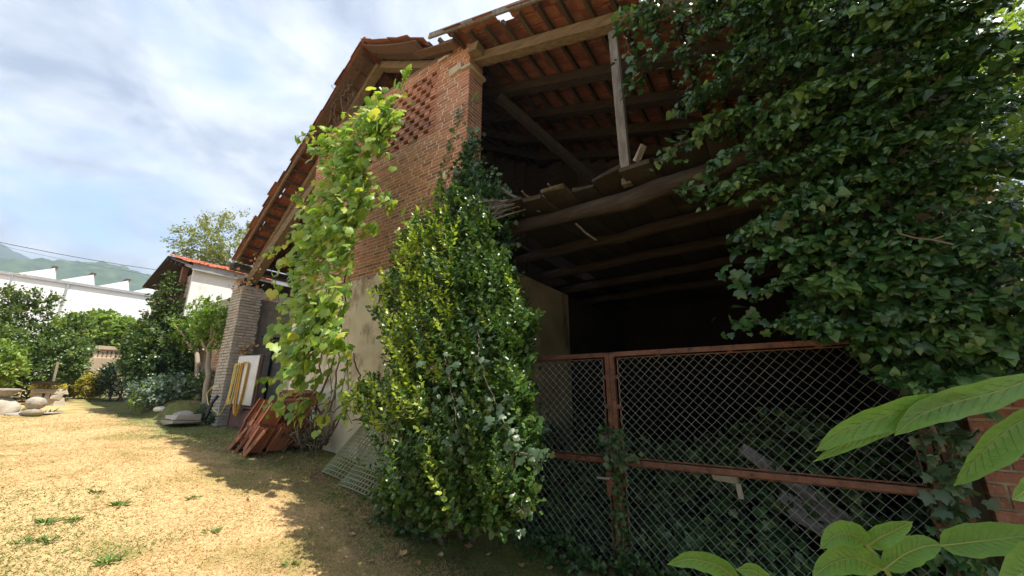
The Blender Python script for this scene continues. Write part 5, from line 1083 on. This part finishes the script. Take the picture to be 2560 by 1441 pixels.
def bigleaf(pts, hw, tilt, parent, n=14, fold=.12, wave=.05, seed=0):
    """leaf blade along sight points (px,py,t); hw = half width in px at t=1 scale; tilt = roll of the blade"""
    r = np.random.default_rng(seed); a = np.array([atT(*p) for p in pts]); tt = np.linspace(0, 1, n); k0 = np.linspace(0, 1, len(a)); 
    mid = np.stack([np.interp(tt, k0, a[:, k_]) for k_ in range(3)], 1)
    for _ in range(2): mid[1:-1] = (mid[:-2] + mid[1:-1] * 2 + mid[2:]) / 4
    d = nrm(np.gradient(mid, axis=0)); view = nrm(EYE - mid.mean(0)); side = nrm(np.cross(d, view)); nn_ = np.cross(side, d); side = side * math.cos(tilt) + nn_ * math.sin(tilt); nn_ = np.cross(side, d)
    tdist = np.linalg.norm(a.mean(0) - EYE) / np.linalg.norm(ray(*pts[0][:2])); w = .72 * hw / F * np.mean([p[2] for p in pts]) * np.sin(np.pi * np.clip(tt, .0, 1) ** .75) ** .7; w[0] = w[-1] = 0
    cols = np.linspace(-1, 1, 9); V = []; 
    ph = r.uniform(0, 6.28, 2)
    for i in range(n):
        for c_ in cols:
            edge = 1 + .05 * math.sin(tt[i] * 26 + ph[0] + c_) * (abs(c_) > .9)
            V.append(mid[i] + side[i] * c_ * w[i] * edge + nn_[i] * (fold * abs(c_) ** 1.4 * w[i] * 2 - .10 * w[i] * math.cos(c_ * 3) + wave * w[i] * 2 * math.sin(tt[i] * 11 + ph[1] + c_ * 1.5) * abs(c_) + .035 * w[i] * math.sin(tt[i] * 46 - abs(c_) * 5)))
    id_ = np.arange(n * 9).reshape(n, 9); q = np.stack([id_[:-1, :-1], id_[:-1, 1:], id_[1:, 1:], id_[1:, :-1]], -1).reshape(-1, 4)
    lf = link('leaf', mesh_np('leaf', V, [q], MT['walnut'], np.full(n * 9, r.random()), smooth=True), parent)
    mb = MB(); mb.tube(mid - nn_ * (.12 * w[:, None]) + nrm(EYE - mid) * .0012, np.linspace(.0016, .0005, n), 5)
    mbv = MB()
    for i in range(1, n - 2):
        for s_ in (-1, 1):
            j = min(n - 1, i + 2); e_ = mid[j] + side[j] * s_ * w[j] * .85 + nn_[j] * (fold * .8 * w[j] * 2 - .10 * w[j] * math.cos(2.5)); b_ = mid[i] - nn_[i] * .1 * w[i]; m2 = (e_ + b_) / 2 - nn_[i] * .02 * w[i]
            mbv.tube(np.array([b_, m2, e_]) + nrm(EYE - b_) * .0006, [.0005, .0004, .0001], 4)
    mb.build('midrib', MT['midrib'], lf); mbv.build('veins', MT['vein'], lf)
def shoot(pts, r=.003): mb = MB(); mb.tube(np.array([atT(*p) for p in pts]), r, 6); mb.build('shoot', MT['midrib'], wal, smooth=True)
shoot([(2640, 985, .62), (2540, 995, .60), (2440, 1010, .58), (2370, 1022, .57)])
bigleaf([(2440, 1000, .58), (2330, 1010, .56), (2200, 1045, .54), (2110, 1075, .52), (2038, 1130, .50)], 48, .35, wal, seed=1)
bigleaf([(2300, 1030, .575), (2200, 1075, .56), (2110, 1110, .55), (2033, 1155, .54)], 26, .6, wal, seed=2)
bigleaf([(2600, 940, .62), (2480, 985, .58), (2370, 1010, .56), (2290, 1040, .54), (2236, 1090, .52)], 50, .2, wal, seed=3)
bigleaf([(2600, 1030, .60), (2540, 1060, .58), (2480, 1110, .56), (2430, 1160, .55), (2385, 1215, .54)], 52, .5, wal, seed=4, fold=.3)
shoot([(2260, 1500, .56), (2225, 1441, .55), (2190, 1390, .54), (2165, 1362, .53)])
bigleaf([(2165, 1362, .53), (2130, 1335, .52), (2090, 1335, .51), (2050, 1372, .50)], 42, .1, wal, seed=5)
bigleaf([(2170, 1365, .53), (2200, 1345, .52), (2240, 1325, .51), (2282, 1305, .50)], 32, .0, wal, seed=6)
bigleaf([(2205, 1425, .54), (2140, 1392, .53), (2080, 1405, .52), (2030, 1445, .51)], 46, .1, wal, seed=7)
bigleaf([(2210, 1425, .54), (2260, 1385, .53), (2310, 1365, .52), (2352, 1362, .52)], 42, .1, wal, seed=8)
bigleaf([(2350, 1365, .62), (2430, 1355, .60), (2520, 1345, .58), (2640, 1330, .56)], 52, .2, wal, seed=9)
bigleaf([(1850, 1460, .52), (1800, 1415, .51), (1730, 1395, .50), (1668, 1412, .50)], 32, .2, wal, seed=10)
bigleaf([(1930, 1460, .52), (1880, 1425, .51), (1840, 1425, .5)], 26, .2, wal, seed=11)
bigleaf([(2660, 1390, .5), (2580, 1420, .49), (2500, 1470, .48)], 70, .2, wal, seed=12)
bigleaf([(2620, 1190, .52), (2570, 1225, .51), (2530, 1250, .5)], 34, .3, wal, seed=13)
shoot([(1960, 1520, .53), (1900, 1460, .52), (1840, 1450, .52)])
# sunlit trees behind the right end of the barn
for i, (px, py, t_, r_, lab) in enumerate(((2560, 330, 9.5, 2.6, 'sunlit leafy tree glimpsed at the right edge beyond the ivy'), (2480, 90, 12, 3.0, 'bright tree crown behind the ivy in the upper right corner'))):
    c = atT(px, py, t_); t = thing('sunlit_tree', lab, 'tree', (c[0], c[1], 0)); C, O = ellipsoid(c, (r_, r_, r_ * 1.1), 900, .2, .25, 90 + i); P, D, Nn, S = clumps(C, O, 14, .5, .17, up=.1); foliage(t, 'crown', 'oval', P, D, Nn, S, MT['backlit'])
    mb = MB(); mb.tube(wob((c[0] + .2, c[1], -.1), c, 7, .05, 190 + i), np.linspace(.2, .08, 7), 8); mb.build('trunk', MT['bark'], t, smooth=True)

# ------------------------------------------------------------------ haze
HZ = bpy.data.materials.new('haze'); HZ.use_nodes = True; t = HZ.node_tree; t.nodes.clear(); o = t.nodes.new('ShaderNodeOutputMaterial'); v = t.nodes.new('ShaderNodeVolumePrincipled')
v.inputs['Color'].default_value = (.62, .78, 1, 1); v.inputs['Density'].default_value = .0006; v.inputs['Anisotropy'].default_value = .2; t.links.new(v.outputs[0], o.inputs['Volume'])
one(lambda m: m.box((-3400, -3400, -8), (3400, 3400, 430)), 'haze', HZ, kind='stuff', label='thin bluish summer haze over the valley', cat='haze')

for o in bpy.data.objects:
    if '_o' in o: del o['_o']
